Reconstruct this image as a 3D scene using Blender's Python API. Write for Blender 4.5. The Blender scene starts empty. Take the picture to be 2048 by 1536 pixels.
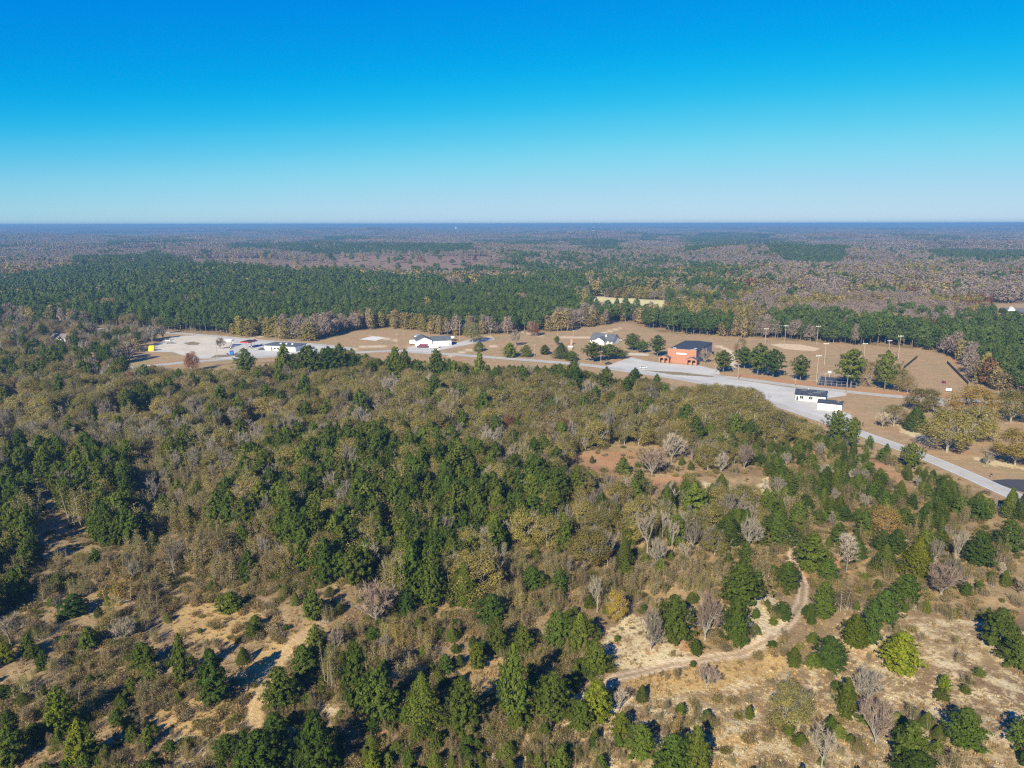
import bpy, math, random
import numpy as np
from mathutils import Vector
rnd = random.Random(7)
rng = np.random.default_rng(11)
SC = bpy.context.scene
COL = SC.collection

# ------------------------------------------------------------------ camera, sky, sun, exposure
PITCH = math.radians(12.05); FOC = 1500.0; EYE = 90.0
cam_d = bpy.data.cameras.new('camera'); cam = bpy.data.objects.new('camera', cam_d); COL.objects.link(cam)
cam.location = (0, 0, EYE); cam.rotation_euler = (math.pi/2 - PITCH, math.radians(0.1), 0)
cam_d.sensor_width = 36.0; cam_d.lens = 36.0*FOC/2048; cam_d.clip_start = 1.0; cam_d.clip_end = 60000
SC.camera = cam
SUN_AZ, SUN_EL = math.radians(203), math.radians(31)
W = bpy.data.worlds.new('World'); SC.world = W; W.use_nodes = True
nt = W.node_tree; nt.nodes.clear()
sky = nt.nodes.new('ShaderNodeTexSky'); sky.sky_type = 'NISHITA'; sky.sun_disc = False
sky.sun_elevation = SUN_EL; sky.sun_rotation = SUN_AZ; sky.altitude = 200; sky.air_density = 1.0; sky.dust_density = 0.0; sky.ozone_density = 4.0
# deep, saturated blue of this camera: the sky's own values through one tone curve per channel
s0 = nt.nodes.new('ShaderNodeVectorMath'); s0.operation = 'SCALE'; s0.inputs['Scale'].default_value = 0.05
cv = nt.nodes.new('ShaderNodeRGBCurve')
for ch, pts in ((0, ((0, 0), (.2, .0), (.31, .012), (.40, .08), (.55, .23), (.82, .42), (1, .50), (2, 1.0))), (1, ((0, .0), (.36, .29), (.44, .37), (.52, .46), (.64, .57), (.80, .67), (1, .70), (2, 1.2))), (2, ((0, .2), (.5, .74), (.62, .79), (.75, .84), (1, .88), (2, 1.3)))):
    pts = [(p/2, q/1.3) for p, q in pts]
    c_ = cv.mapping.curves[ch]; c_.points[0].location = pts[0]; c_.points[1].location = pts[-1]
    for p in pts[1:-1]: c_.points.new(*p)
cv.mapping.extend = 'EXTRAPOLATED'; cv.mapping.update()
s1 = nt.nodes.new('ShaderNodeVectorMath'); s1.operation = 'SCALE'; s1.inputs['Scale'].default_value = 13
bg = nt.nodes.new('ShaderNodeBackground'); bg.inputs['Strength'].default_value = 0.0505
wo = nt.nodes.new('ShaderNodeOutputWorld')
for p, q in ((sky.outputs[0], s0.inputs[0]), (s0.outputs[0], cv.inputs['Color']), (cv.outputs[0], s1.inputs[0]), (s1.outputs[0], bg.inputs[0]), (bg.outputs[0], wo.inputs[0])): nt.links.new(p, q)
sd = bpy.data.lights.new('sun', 'SUN'); sd.energy = 4.9; sd.angle = math.radians(0.53); sd.color = (1.0, 0.92, 0.74)
so = bpy.data.objects.new('sun', sd); COL.objects.link(so)
so.rotation_euler = Vector((-math.sin(SUN_AZ)*math.cos(SUN_EL), -math.cos(SUN_AZ)*math.cos(SUN_EL), -math.sin(SUN_EL))).to_track_quat('-Z', 'Y').to_euler()
so.location = (0, 0, 300)
vs = SC.view_settings; vs.view_transform = 'Standard'; vs.look = 'None'; vs.exposure = 1.0; vs.gamma = 1.0; vs.use_curve_mapping = False
SC.render.engine = 'CYCLES'
cy = SC.cycles; cy.max_bounces = 4; cy.diffuse_bounces = 2; cy.glossy_bounces = 2; cy.transmission_bounces = 2; cy.volume_bounces = 0
cy.transparent_max_bounces = 4; cy.use_denoising = False; cy.caustics_reflective = False; cy.caustics_refractive = False
cy.filter_width = 1.3

# ------------------------------------------------------------------ geometry of the place (metres; +Y is where the camera looks)
CP, SP = math.cos(PITCH), math.sin(PITCH)
def G(px, py, z=0.0):
    """Point of the level z that the survey picture shows at (px, py)."""
    u = 768 - py; a = px - 1024
    f = FOC*CP + u*SP; w = -FOC*SP + u*CP
    t = (z - EYE)/w
    return (a*t, f*t)
def project(x, y, z=0.0):
    d = z - EYE
    f = y*CP - d*SP; u = y*SP + d*CP
    f = np.where(f < 1, 1, f) if isinstance(f, np.ndarray) else max(f, 1)
    return 1024 + FOC*x/f, 768 - FOC*u/f
def height_for(Y, top):
    k = (768-top)/FOC
    return EYE + Y*(k*CP - SP)/(CP + k*SP)
def inpoly(x, y, poly):
    P = np.asarray(poly, float); x1, y1 = P[:, 0], P[:, 1]; x2, y2 = np.roll(x1, -1), np.roll(y1, -1)
    r = np.zeros(np.shape(x), bool)
    for a, b, c, d in zip(x1, y1, x2, y2):
        if b == d: continue
        r ^= ((b > y) != (d > y)) & (x < (c-a)*(y-b)/(d-b) + a)
    return r
def seg_dist(x, y, poly, closed=True):
    P = np.asarray(poly, float); best = np.full(np.shape(x), 1e9)
    n = len(P)
    for i in range(n if closed else n-1):
        a = P[i]; b = P[(i+1) % n]; d = b-a; L = max((d**2).sum(), 1e-9)
        t = np.clip(((x-a[0])*d[0] + (y-a[1])*d[1])/L, 0, 1)
        best = np.minimum(best, np.hypot(x-a[0]-t*d[0], y-a[1]-t*d[1]))
    return best
def gp(poly): return [G(*p) for p in poly]
def smooth(a, b, x):
    t = np.clip((x-a)/(b-a), 0, 1); return t*t*(3-2*t)
_ph = rng.uniform(0, 6.28, (8, 12)); _an = rng.uniform(0, 3.14, (8, 12)); _fr = rng.uniform(0.7, 1.5, (8, 12))
def waves(x, y, L, k):
    s = 0
    for i in range(12): s = s + np.sin(_ph[k, i] + 6.283/L*_fr[k, i]*(x*np.cos(_an[k, i]) + y*np.sin(_an[k, i])))
    return s/4.0

MAIN = gp([(2200,1078),(2090,1022),(2020,990),(1952,960),(1884,928),(1804,898),(1716,866),(1636,838),(1560,812),(1490,788),(1420,769),(1345,755),(1270,744),(1200,733),(1130,726),(1050,720),(975,714),(880,707),(790,701)])
FRONT = gp([(790,701),(700,705),(600,709),(500,714),(400,721),(300,730),(230,738),(120,750)])
BACKRD = gp([(705,697),(640,689),(560,683),(500,678),(440,672),(350,665),(250,659),(150,654),(0,648)])
UPPER = gp([(1345,748),(1440,753),(1500,760),(1600,775),(1700,785),(1800,796),(1900,801),(2060,808)])
ROADS = [MAIN, FRONT, BACKRD, UPPER]
def terrain(x, y):
    x = np.asarray(x, float); y = np.asarray(y, float); D = np.hypot(x, y)
    near = smooth(330, 250, y)*smooth(14, 60, seg_dist(x, y, MAIN, False))
    side = np.where(x > 160, smooth(320, 140, y), 1.0)
    far = smooth(720, 1600, D)
    h = near*side*(1.0*waves(x, y, 70, 0) + 0.25*waves(x, y, 18, 1))
    h = h + far*(10*waves(x, y, 900, 2) + 2.5*waves(x, y, 330, 3)) + smooth(2500, 6000, D)*20*waves(x, y, 3200, 4)
    h = h + smooth(7000, 14000, D)*(22*waves(x, y, 5200, 5) - 8); h = np.minimum(h, 60)
    return h

# ------------------------------------------------------------------ helpers
def link(o, parent=None):
    COL.objects.link(o)
    if parent is not None: o.parent = parent
    return o
def tag(o, label=None, cat=None, group=None, kind=None):
    if label: o['label'] = label
    if cat: o['category'] = cat
    if group: o['group'] = group
    if kind: o['kind'] = kind
    return o
def empty(name, loc=(0, 0, 0), rz=0.0, label=None, cat=None, group=None, scale=None):
    o = bpy.data.objects.new(name, None); link(o); o.location = loc; o.rotation_euler = (0, 0, rz)
    if scale: o.scale = scale
    return tag(o, label, cat, group)
def mesh_np(name, V, F, mats, mi=None):
    """V (n,3), F (m,k) of one k."""
    me = bpy.data.meshes.new(name); V = np.asarray(V, np.float32); F = np.asarray(F, np.int32); k = F.shape[1]
    me.vertices.add(len(V)); me.vertices.foreach_set('co', V.ravel())
    me.loops.add(F.size); me.loops.foreach_set('vertex_index', F.ravel())
    me.polygons.add(len(F)); me.polygons.foreach_set('loop_start', np.arange(0, F.size, k, dtype=np.int32))
    for m in mats: me.materials.append(m)
    if mi is not None: me.polygons.foreach_set('material_index', np.asarray(mi, np.int32))
    me.update(calc_edges=True); return me
class MB:
    def __init__(s): s.v = []; s.f = []
    def face(s, pts):
        n = len(s.v); s.v += [tuple(p) for p in pts]; s.f.append(tuple(range(n, n+len(pts)))); return s
    def box(s, x0, x1, y0, y1, z0, z1):
        n = len(s.v); s.v += [(x0,y0,z0),(x1,y0,z0),(x1,y1,z0),(x0,y1,z0),(x0,y0,z1),(x1,y0,z1),(x1,y1,z1),(x0,y1,z1)]
        s.f += [tuple(n+i for i in q) for q in ((0,3,2,1),(4,5,6,7),(0,1,5,4),(1,2,6,5),(2,3,7,6),(3,0,4,7))]; return s
    def prism(s, prof, a, b, axis='x'):
        """profile of (u, z) swept along x (u=y) or y (u=x) from a to b"""
        n = len(s.v); m = len(prof)
        for t in (a, b): s.v += [(t, u, z) if axis == 'x' else (u, t, z) for u, z in prof]
        for i in range(m):
            j = (i+1) % m; s.f.append((n+i, n+j, n+m+j, n+m+i))
        s.f.append(tuple(n+i for i in reversed(range(m)))); s.f.append(tuple(n+m+i for i in range(m))); return s
    def bar(s, p, q, r, k=6, r2=None):
        p = Vector(p); q = Vector(q); d = (q-p).normalized(); a = d.orthogonal().normalized(); b = d.cross(a); n = len(s.v); r2 = r if r2 is None else r2
        for c, rr in ((p, r), (q, r2)):
            for i in range(k):
                t = 2*math.pi*i/k; s.v.append(tuple(c + (a*math.cos(t)+b*math.sin(t))*rr))
        for i in range(k):
            j = (i+1) % k; s.f.append((n+i, n+j, n+k+j, n+k+i))
        s.f.append(tuple(n+k+i for i in range(k))); s.f.append(tuple(n+i for i in reversed(range(k)))); return s
    def mesh(s, name, mat):
        import bmesh
        me = bpy.data.meshes.new(name); me.from_pydata(s.v, [], s.f)
        bm = bmesh.new(); bm.from_mesh(me); bmesh.ops.recalc_face_normals(bm, faces=bm.faces); bm.to_mesh(me); bm.free()
        me.materials.append(mat); return me
    def build(s, name, mat, parent=None, label=None):
        o = bpy.data.objects.new(name, s.mesh(name, mat)); link(o, parent)
        if label: o['label'] = label
        return o

# ------------------------------------------------------------------ materials
def new_mat(name):
    m = bpy.data.materials.new(name); m.use_nodes = True; t = m.node_tree; t.nodes.clear(); return m, t
def N(t, typ, **kw):
    n = t.nodes.new(typ)
    for k, v in kw.items():
        if isinstance(k, str) and hasattr(n, k): setattr(n, k, v)
    return n
def mixc(t, a, b, fac, mode='MIX'):
    n = t.nodes.new('ShaderNodeMix'); n.data_type = 'RGBA'; n.blend_type = mode; n.clamp_factor = True
    for sock, v in ((n.inputs[0], fac), (n.inputs[6], a), (n.inputs[7], b)):
        if isinstance(v, (int, float)): sock.default_value = v
        elif isinstance(v, (tuple, list)): sock.default_value = (*v, 1)
        else: t.links.new(v, sock)
    return n.outputs[2]
def mth(t, op, a, b=0.0, c=None, clamp=False):
    n = t.nodes.new('ShaderNodeMath'); n.operation = op; n.use_clamp = clamp
    for s, v in zip(n.inputs, (a, b, c)):
        if v is None: continue
        if isinstance(v, (int, float)): s.default_value = v
        else: t.links.new(v, s)
    return n.outputs[0]
def noise(t, scale, detail=4, rough=0.6, vec=None, out=0):
    n = t.nodes.new('ShaderNodeTexNoise'); n.inputs['Scale'].default_value = scale; n.inputs['Detail'].default_value = detail; n.inputs['Roughness'].default_value = rough
    if vec is not None: t.links.new(vec, n.inputs['Vector'])
    return n.outputs[out]
def ramp(t, v, a, b):
    n = t.nodes.new('ShaderNodeMapRange'); n.interpolation_type = 'SMOOTHSTEP'; n.inputs[1].default_value = a; n.inputs[2].default_value = b; t.links.new(v, n.inputs[0]); return n.outputs[0]
def foliage(name, c1, c2, var=0.5, trans=0.25, tint=True, spread=0.5):
    m, t = new_mat(name)
    oi = N(t, 'ShaderNodeObjectInfo'); ge = N(t, 'ShaderNodeNewGeometry')
    col = mixc(t, c1, c2, oi.outputs['Random'])
    f = mth(t, 'MULTIPLY_ADD', ge.outputs['Random Per Island'], 2*var, 1-var)
    fr = mth(t, 'FRACT', mth(t, 'MULTIPLY', oi.outputs['Random'], 7.31)); f = mth(t, 'MULTIPLY', f, mth(t, 'MULTIPLY_ADD', fr, spread, 1-spread/2))
    vm = N(t, 'ShaderNodeVectorMath', operation='SCALE'); t.links.new(col, vm.inputs[0]); t.links.new(f, vm.inputs['Scale'])
    c = vm.outputs[0]
    if tint:
        v2 = N(t, 'ShaderNodeVectorMath', operation='MULTIPLY'); t.links.new(c, v2.inputs[0]); t.links.new(oi.outputs['Color'], v2.inputs[1]); c = v2.outputs[0]
    d = N(t, 'ShaderNodeBsdfDiffuse'); t.links.new(c, d.inputs[0])
    o = N(t, 'ShaderNodeOutputMaterial')
    if trans > 0:
        tr = N(t, 'ShaderNodeBsdfTranslucent'); t.links.new(c, tr.inputs[0]); mx = N(t, 'ShaderNodeMixShader'); mx.inputs[0].default_value = trans
        t.links.new(d.outputs[0], mx.inputs[1]); t.links.new(tr.outputs[0], mx.inputs[2]); t.links.new(mx.outputs[0], o.inputs[0])
    else: t.links.new(d.outputs[0], o.inputs[0])
    return m
def plain(name, c, rough=0.7, var=0.15, scale=0.6, spec=0.3, metal=0.0, c2=None, bump=0.0):
    m, t = new_mat(name); b = N(t, 'ShaderNodeBsdfPrincipled'); o = N(t, 'ShaderNodeOutputMaterial'); t.links.new(b.outputs[0], o.inputs[0])
    tc = N(t, 'ShaderNodeTexCoord'); n = noise(t, scale, 5, 0.65, tc.outputs['Object'])
    c2 = c2 or tuple(x*(1-2*var) for x in c)
    t.links.new(mixc(t, c, c2, ramp(t, n, 0.35, 0.7)), b.inputs['Base Color'])
    b.inputs['Roughness'].default_value = rough; b.inputs['Specular IOR Level'].default_value = spec; b.inputs['Metallic'].default_value = metal
    if bump:
        bp = N(t, 'ShaderNodeBump'); bp.inputs['Distance'].default_value = bump; t.links.new(n, bp.inputs['Height']); t.links.new(bp.outputs[0], b.inputs['Normal'])
    return m
M = {}
M['pine'] = foliage('pine_needles', (0.058,0.092,0.015), (0.108,0.126,0.020), 0.4, 0.32)
M['pinefar'] = foliage('pine_canopy', (0.050,0.080,0.020), (0.076,0.100,0.024), 0.25, 0.15, spread=0.28)
M['cedar'] = foliage('cedar_needles', (0.065,0.085,0.014), (0.085,0.10,0.016), 0.4, 0.2)
M['oak'] = foliage('olive_leaves', (0.225,0.200,0.052), (0.295,0.232,0.068), 0.4, 0.4)
M['tan'] = foliage('tan_leaves', (0.29,0.21,0.095), (0.24,0.195,0.075), 0.4, 0.4)
M['russet'] = foliage('russet_leaves', (0.20,0.085,0.035), (0.16,0.08,0.04), 0.5, 0.3)
M['twig'] = foliage('grey_twigs', (0.26,0.225,0.175), (0.19,0.16,0.12), 0.3, 0.0)
M['twigfar'] = foliage('grey_brown_twigs', (0.215,0.165,0.135), (0.175,0.135,0.105), 0.2, 0.0, spread=0.28)
M['bark'] = plain('bark', (0.21,0.18,0.145), 0.9, 0.25, 3.0)
M['palebark'] = plain('pale_bark', (0.30,0.275,0.225), 0.85, 0.2, 3.0)
M['brush'] = foliage('dry_brush', (0.27,0.19,0.085), (0.20,0.16,0.06), 0.5, 0.2)
M['gold'] = foliage('dry_grass', (0.42,0.28,0.12), (0.33,0.235,0.11), 0.4, 0.3)
M['cream'] = foliage('bleached_grass', (0.58,0.50,0.30), (0.42,0.35,0.20), 0.4, 0.2)

# ------------------------------------------------------------------ plant meshes
def unit(a): return a/np.maximum(np.linalg.norm(a, axis=-1, keepdims=True), 1e-9)
def leaves(C, Nn, size, aspect=0.5, jit=0.6, r=rng):
    """one triangle per centre, its face turned towards Nn with scatter"""
    n = len(C); nn = unit(Nn + r.normal(0, jit, (n, 3))); t = unit(np.cross(nn, r.normal(0, 1, (n, 3)))); b = np.cross(nn, t)
    s = (size*r.uniform(0.6, 1.3, n))[:, None]
    return np.stack([C + t*s*0.6, C - t*s*0.4 + b*s*aspect*0.5, C - t*s*0.4 - b*s*aspect*0.5], 1).reshape(-1, 3)
def slivers(P0, P1, w, r=rng):
    d = unit(P1-P0); s = unit(np.cross(d, r.normal(0, 1, P0.shape)))*np.reshape(w, (-1, 1))*0.5
    return np.stack([P0+s, P0-s, P1], 1).reshape(-1, 3)
def tubes(segs, k=4):
    V = []
    for p, q, r0, r1 in segs:
        p = Vector(p); q = Vector(q); d = q-p
        if d.length < 1e-6: continue
        d.normalize(); a = d.orthogonal().normalized(); b = d.cross(a)
        A = [p+(a*math.cos(6.2832*i/k)+b*math.sin(6.2832*i/k))*r0 for i in range(k)]; B = [q+(a*math.cos(6.2832*i/k)+b*math.sin(6.2832*i/k))*r1 for i in range(k)]
        for i in range(k):
            j = (i+1) % k; V += [A[i], A[j], B[j], A[i], B[j], B[i]]
    return np.array([tuple(v) for v in V], float).reshape(-1, 3)
def tri_mesh(name, parts):
    """parts: [(verts (3n,3), material)]"""
    V = np.concatenate([p[0] for p in parts]); mi = np.concatenate([np.full(len(p[0])//3, i) for i, p in enumerate(parts)])
    return mesh_np(name, V, np.arange(len(V)).reshape(-1, 3), [p[1] for p in parts], mi)
def lumpy(ang, z, seed):
    return 1 + 0.16*np.sin(2*ang + seed) + 0.12*np.sin(3*ang + 2.1*seed + 3*z) + 0.10*np.sin(5*ang - seed + 7*z)
def gen_pine(seed, kind='young', n=1.0, mat='pine'):
    """reference size: 10 m tall, 6 m wide"""
    r = np.random.default_rng(seed); lean = r.normal(0, 0.02, 2); segs = []
    for i in range(6): segs.append(((lean[0]*i*1.6, lean[1]*i*1.6, i*1.6), (lean[0]*(i+1)*1.6, lean[1]*(i+1)*1.6, (i+1)*1.6), 0.16*(1-i/6.5), 0.16*(1-(i+1)/6.5)))
    z0 = {'young': 0.06, 'mature': 0.42, 'edge': 0.22}[kind]; C = []; Nn = []
    k = {'young': 26, 'mature': 13, 'edge': 18}[kind]
    for w in range(k):
        t = (w + r.uniform(0, .8))/k; z = 10*(z0 + (0.97-z0)*t)
        if kind == 'young': R = 3.0*min(1, ((1-t)/0.62))**0.75*(0.72+0.28*min(1, t/0.18))
        elif kind == 'mature': R = 3.0*math.sin(math.pi*(0.16+0.80*t))**0.7
        else: R = 3.0*min(1, ((1-t)/0.5))**0.7*(0.6+0.4*min(1, t/0.3))
        R *= r.uniform(0.82, 1.14); nb = max(3, int(round((7 if kind == 'young' else 6)*(0.55+0.45*R/3))))
        a0 = r.uniform(0, 6.28)
        for b in range(nb):
            a = a0 + 6.28*b/nb + r.normal(0, 0.25); L = R*r.uniform(0.72, 1.12)*lumpy(a, t, seed)
            up = r.uniform(0.1, 0.5)*(1 if kind != 'young' or t > .3 else 0.3)
            d = np.array([math.cos(a), math.sin(a), up]); base = np.array([lean[0]*z, lean[1]*z, z])
            if kind != 'young' and L > 1.2: segs.append((tuple(base), tuple(base + d*L*0.8), 0.05, 0.015))
            m = max(1, int(L/0.62))
            for c in range(m):
                s = (c+1)/m if m > 1 else 1.0
                if s < 0.3 and kind == 'young': continue
                ctr = base + d*L*s + np.array([0, 0, 0.25*s*s]) + r.normal(0, 0.13, 3); q = int((10 + 8*s)*n); rad = 0.24+0.17*s
                off = r.normal(0, 1, (q, 3)); off = unit(off)*rad*r.uniform(0.4, 1.1, (q, 1))
                C.append(ctr+off); out = np.array([math.cos(a)*0.9, math.sin(a)*0.9, 0.55]); Nn.append(off/rad*0.9 + out)
    C = np.concatenate(C); Nn = np.concatenate(Nn)
    sz = 0.40/math.sqrt(n) if n < 1 else 0.40
    return tubes(segs), leaves(C, Nn, sz, 0.75, 0.45, r)
def gen_cedar(seed, n=1.0):
    r = np.random.default_rng(seed); q = int(5200*n)
    t = r.uniform(0, 1, q)**0.85; a = r.uniform(0, 6.28, q); R = 3.0*np.clip((1-t)/0.75, 0, 1)**0.8*(0.8+0.2*np.clip(t/0.12, 0, 1))
    R = R*lumpy(a, t, seed)*(1+0.10*np.sin(17*a+9*t*6)+0.1*np.sin(40*t+3*a))*r.uniform(0.72, 1.03, q)
    C = np.stack([R*np.cos(a), R*np.sin(a), 0.3+9.6*t], 1) + r.normal(0, 0.06, (q, 3)); Nn = np.stack([np.cos(a), np.sin(a), np.full(q, 0.5)], 1)
    return tubes([((0,0,0),(0,0,5),0.14,0.08)]), leaves(C, Nn, 0.34/math.sqrt(n), 0.8, 0.5, r)
def branchy(seed, spread=0.8, level=3, up=0.5, h=10.0, nlimb=5, start=0.25, single=False, twn=1.0, wid=3.0):
    r = np.random.default_rng(seed); segs = []; T0 = []; T1 = []; TW = []
    def grow(p, d, L, rad, lv):
        n = 3; q = p
        pts = [p]
        for i in range(n):
            d2 = unit(d + r.normal(0, 0.13, 3) + np.array([0, 0, 0.06])); q2 = q + d2*L/n; segs.append((tuple(q), tuple(q2), rad*(1-i/n*0.5), rad*(1-(i+1)/n*0.5))); q = q2; d = d2; pts.append(q)
        kids = int(r.integers(3, 5)) if lv < level else 0
        if kids:
            for i in range(kids):
                k = pts[int(r.integers(1, 4))] if i else pts[-1]
                s = unit(np.cross(d, r.normal(0, 1, 3))); nd = unit(d + s*spread*r.uniform(0.5, 1.1) + np.array([0, 0, up*0.3]))
                grow(k, nd, L*r.uniform(0.55, 0.78), rad*0.5, lv+1)
        m = int((34 if lv == level else 12)*twn)
        for i in range(m):
            s = r.uniform(0.15, 1); b = pts[0]*(1-s)+pts[-1]*s; e = unit(d + r.normal(0, 0.55, 3) + np.array([0, 0, 0.25]))
            T0.append(b); T1.append(b + e*r.uniform(0.5, 1.5)); TW.append(0.035)
    if single:
        segs.append(((0,0,0),(0,0,h*0.93),0.11,0.03))
        for i in range(int(18)):
            z = h*(start + (0.95-start)*i/18); a = i*2.4 + r.normal(0, .3); d = np.array([math.cos(a)*spread, math.sin(a)*spread, 0.75]); grow(np.array([0, 0, z]), unit(d), (1.35-1.0*i/18)*wid*0.42, 0.03, level-1)
    else:
        segs.append(((0,0,0),(0,0,h*start),0.22,0.17))
        for i in range(nlimb):
            a = 6.28*i/nlimb + r.normal(0, .3); tl = spread*r.uniform(0.45, 1.0); d = unit(np.array([math.cos(a)*tl, math.sin(a)*tl, 1.0])); grow(np.array([0, 0, h*start*r.uniform(0.6, 1.0)]), d, h*0.36, 0.12, 1)
    P0 = np.array(T0); P1 = np.array(T1)
    # fit to the reference size 10 x 6
    S = np.concatenate([np.array([s[1] for s in segs]), P1]); zz = 10/np.percentile(S[:, 2], 99.5); rr = 3.0/np.percentile(np.hypot(S[:, 0], S[:, 1]), 97)
    K = np.array([rr, rr, zz]); segs = [(tuple(np.array(a)*K), tuple(np.array(b)*K), c, d) for a, b, c, d in segs]
    return segs, P0*K, P1*K, r
def gen_bare(seed, style, w=0.05, trunkmat=None):
    kw = dict(round=dict(spread=1.1, nlimb=8, start=0.12, up=0.3, level=3, twn=1.0), tall=dict(spread=0.5, nlimb=4, start=0.32, up=0.9, level=3, twn=0.8), pole=dict(single=True, spread=0.8, start=0.3, level=3, twn=0.6))[style]
    segs, P0, P1, r = branchy(seed, **kw)
    thick = [s for s in segs if s[2] > 0.028]; thin = [s for s in segs if s[2] <= 0.028]
    A = np.array([s[0] for s in thin]) if thin else np.zeros((0, 3)); B = np.array([s[1] for s in thin]) if thin else np.zeros((0, 3))
    tw = np.concatenate([slivers(P0, P1, w, r), slivers(A, B, 0.055, r)])
    return tubes([(a, b, c*0.8, d*0.8) for a, b, c, d in thick]), tw
def gen_oak(seed, dens=1.0, lz=0.25, level=3):
    """domed hardwood with remaining leaves"""
    segs, P0, P1, r = branchy(seed, spread=1.0, nlimb=6, start=0.15, up=0.3, level=level, twn=0.35)
    thick = [s for s in segs if s[2] > 0.05]
    m = int(8200*dens)
    # lobes of leaf spray over a dome
    nl = 46; a = r.uniform(0, 6.28, nl); t = r.uniform(0.0, 1, nl)**0.8; R = 2.5*np.sqrt(np.clip(1-((t-0.32)/0.70)**2, 0.02, 1))*r.uniform(0.75, 1.05, nl)
    LC = np.stack([R*np.cos(a), R*np.sin(a), 1.6+7.3*t], 1); lr = r.uniform(0.7, 1.25, nl)
    i = r.integers(0, nl, m); o = unit(r.normal(0, 1, (m, 3))); C = LC[i] + o*(lr[i]*r.uniform(0.5, 1.0, m))[:, None]*np.array([1, 1, 1.15])
    Nn = o*0.8 + unit(C - np.array([0, 0, 3.5]))*0.7 + np.array([0, 0, 0.2])
    lv = leaves(C, Nn, lz, 0.5, 0.6, r)
    tw = slivers(P0, P1, 0.05, r)
    return tubes([(a, b, c*.8, d*.8) for a, b, c, d in thick]), lv, tw
def gen_sapling(seed, n=1.0):
    """thin upright young hardwoods, 10 x 6 reference"""
    r = np.random.default_rng(seed); segs = []; P0 = []; P1 = []; C = []
    for s in range(9):
        bx, by = r.normal(0, 1.25, 2); h = r.uniform(4.5, 10); lx, ly = r.normal(0, 0.05, 2)
        segs.append(((0, 0, -0.1), (bx, by, 0.9), 0.07, 0.06)); segs.append(((bx, by, 0.9), (bx+lx*h, by+ly*h, h), 0.06, 0.015))
        for i in range(int(42*n)):
            z = r.uniform(0.15, 1)*h; a = r.uniform(0, 6.28); L = (1-z/h*0.7)*r.uniform(0.7, 2.3)
            b = np.array([bx+lx*z, by+ly*z, z]); e = b + np.array([math.cos(a)*0.85, math.sin(a)*0.85, 0.75])*L; P0.append(b); P1.append(e)
            for _ in range(7): C.append(b + (e-b)*r.uniform(0.3, 1.15) + r.normal(0, 0.22, 3))
    P0 = np.array(P0); P1 = np.array(P1); C = np.array(C)
    return tubes(segs, 3), leaves(C, r.normal(0, 1, C.shape) + np.array([0, 0, .4]), 0.27, 0.5, 0.6, r), slivers(P0, P1, 0.05, r)
def gen_blob(seed, q, sz, aspect, shape):
    """distant crown of q faces; reference 10 x 6"""
    r = np.random.default_rng(seed); a = r.uniform(0, 6.28, q); t = r.uniform(0, 1, q)
    if shape == 'pine': z = 4.0+6*t; R = 3.0*np.sin(math.pi*(0.2+0.76*t))**0.8
    elif shape == 'bare': z = 3.0+7*t; R = 3.0*np.sin(math.pi*(0.3+0.62*t))**0.9
    else: z = 1.5+8*t; R = 3.0*np.sqrt(np.clip(1-((t-0.35)/0.68)**2, 0.03, 1))
    R = R*lumpy(a, t, seed)*r.uniform(0.6, 1.05, q); C = np.stack([R*np.cos(a), R*np.sin(a), z], 1)
    Nn = np.stack([np.cos(a)*0.8, np.sin(a)*0.8, 0.5+(t-0.3)], 1)
    if shape == 'bare':
        k = q//3; P0 = C[:k]*np.array([0.55, 0.55, 0.8]); P1 = P0 + np.stack([np.cos(a[:k])*0.5, np.sin(a[:k])*0.5, np.full(k, 1.0)], 1)*r.uniform(1.6, 3.2, (k, 1))
        return np.concatenate([slivers(P0, P1, 0.30, r), leaves(C[k:], Nn[k:], sz, aspect, 0.5, r)])
    return leaves(C, Nn, sz, aspect, 0.5, r)

# near kinds: {'kind': [(trunk mesh, crown mesh, joined mesh)]}
NEAR = {}
def add_near(kind, trunk, crown_parts, barkmat):
    tm = tri_mesh(kind+'_trunk', [(trunk, barkmat)]); cm = tri_mesh(kind+'_crown', crown_parts); jm = tri_mesh(kind, [(trunk, barkmat)]+crown_parts)
    NEAR.setdefault(kind, []).append((tm, cm, jm))
for s in range(5):
    a, b = gen_pine(s+1, 'young'); add_near('pine', a, [(b, M['pine'])], M['bark'])
for s in range(4):
    a, b = gen_pine(s+21, 'edge', 0.9); add_near('pine_edge', a, [(b, M['pine'])], M['bark'])
for s in range(3):
    a, b = gen_pine(s+31, 'mature', 0.9); add_near('pine_tall', a, [(b, M['pine'])], M['bark'])
for s in range(2):
    a, b = gen_cedar(s+41); add_near('cedar', a, [(b, M['cedar'])], M['bark'])
for s in range(4):
    a, b, c = gen_oak(s+51); add_near('oak', a, [(b, M['oak']), (c, M['twig'])], M['palebark'])
for s in range(3):
    a, b, c = gen_oak(s+61, 0.75); add_near('tan', a, [(b, M['tan']), (c, M['twig'])], M['palebark'])
for s in range(2):
    a, b, c = gen_oak(s+66, 0.9); add_near('russet', a, [(b, M['russet']), (c, M['twig'])], M['bark'])
for s in range(3):
    a, b = gen_bare(s+71, 'round', 0.055); add_near('bare_round', a, [(b, M['twig'])], M['palebark'])
for s in range(3):
    a, b = gen_bare(s+81, 'tall', 0.055); add_near('bare_tall', a, [(b, M['twig'])], M['palebark'])
for s in range(2):
    a, b = gen_bare(s+86, 'pole', 0.055); add_near('bare_pole', a, [(b, M['twig'])], M['palebark'])
for s in range(3):
    a, b, c = gen_sapling(s+91); add_near('sapling', a, [(b, M['oak']), (c, M['twig'])], M['palebark'])
for s in range(3):
    a, b, c = gen_sapling(s+96); add_near('sapling_tan', a, [(b, M['tan']), (c, M['twig'])], M['palebark'])
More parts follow.
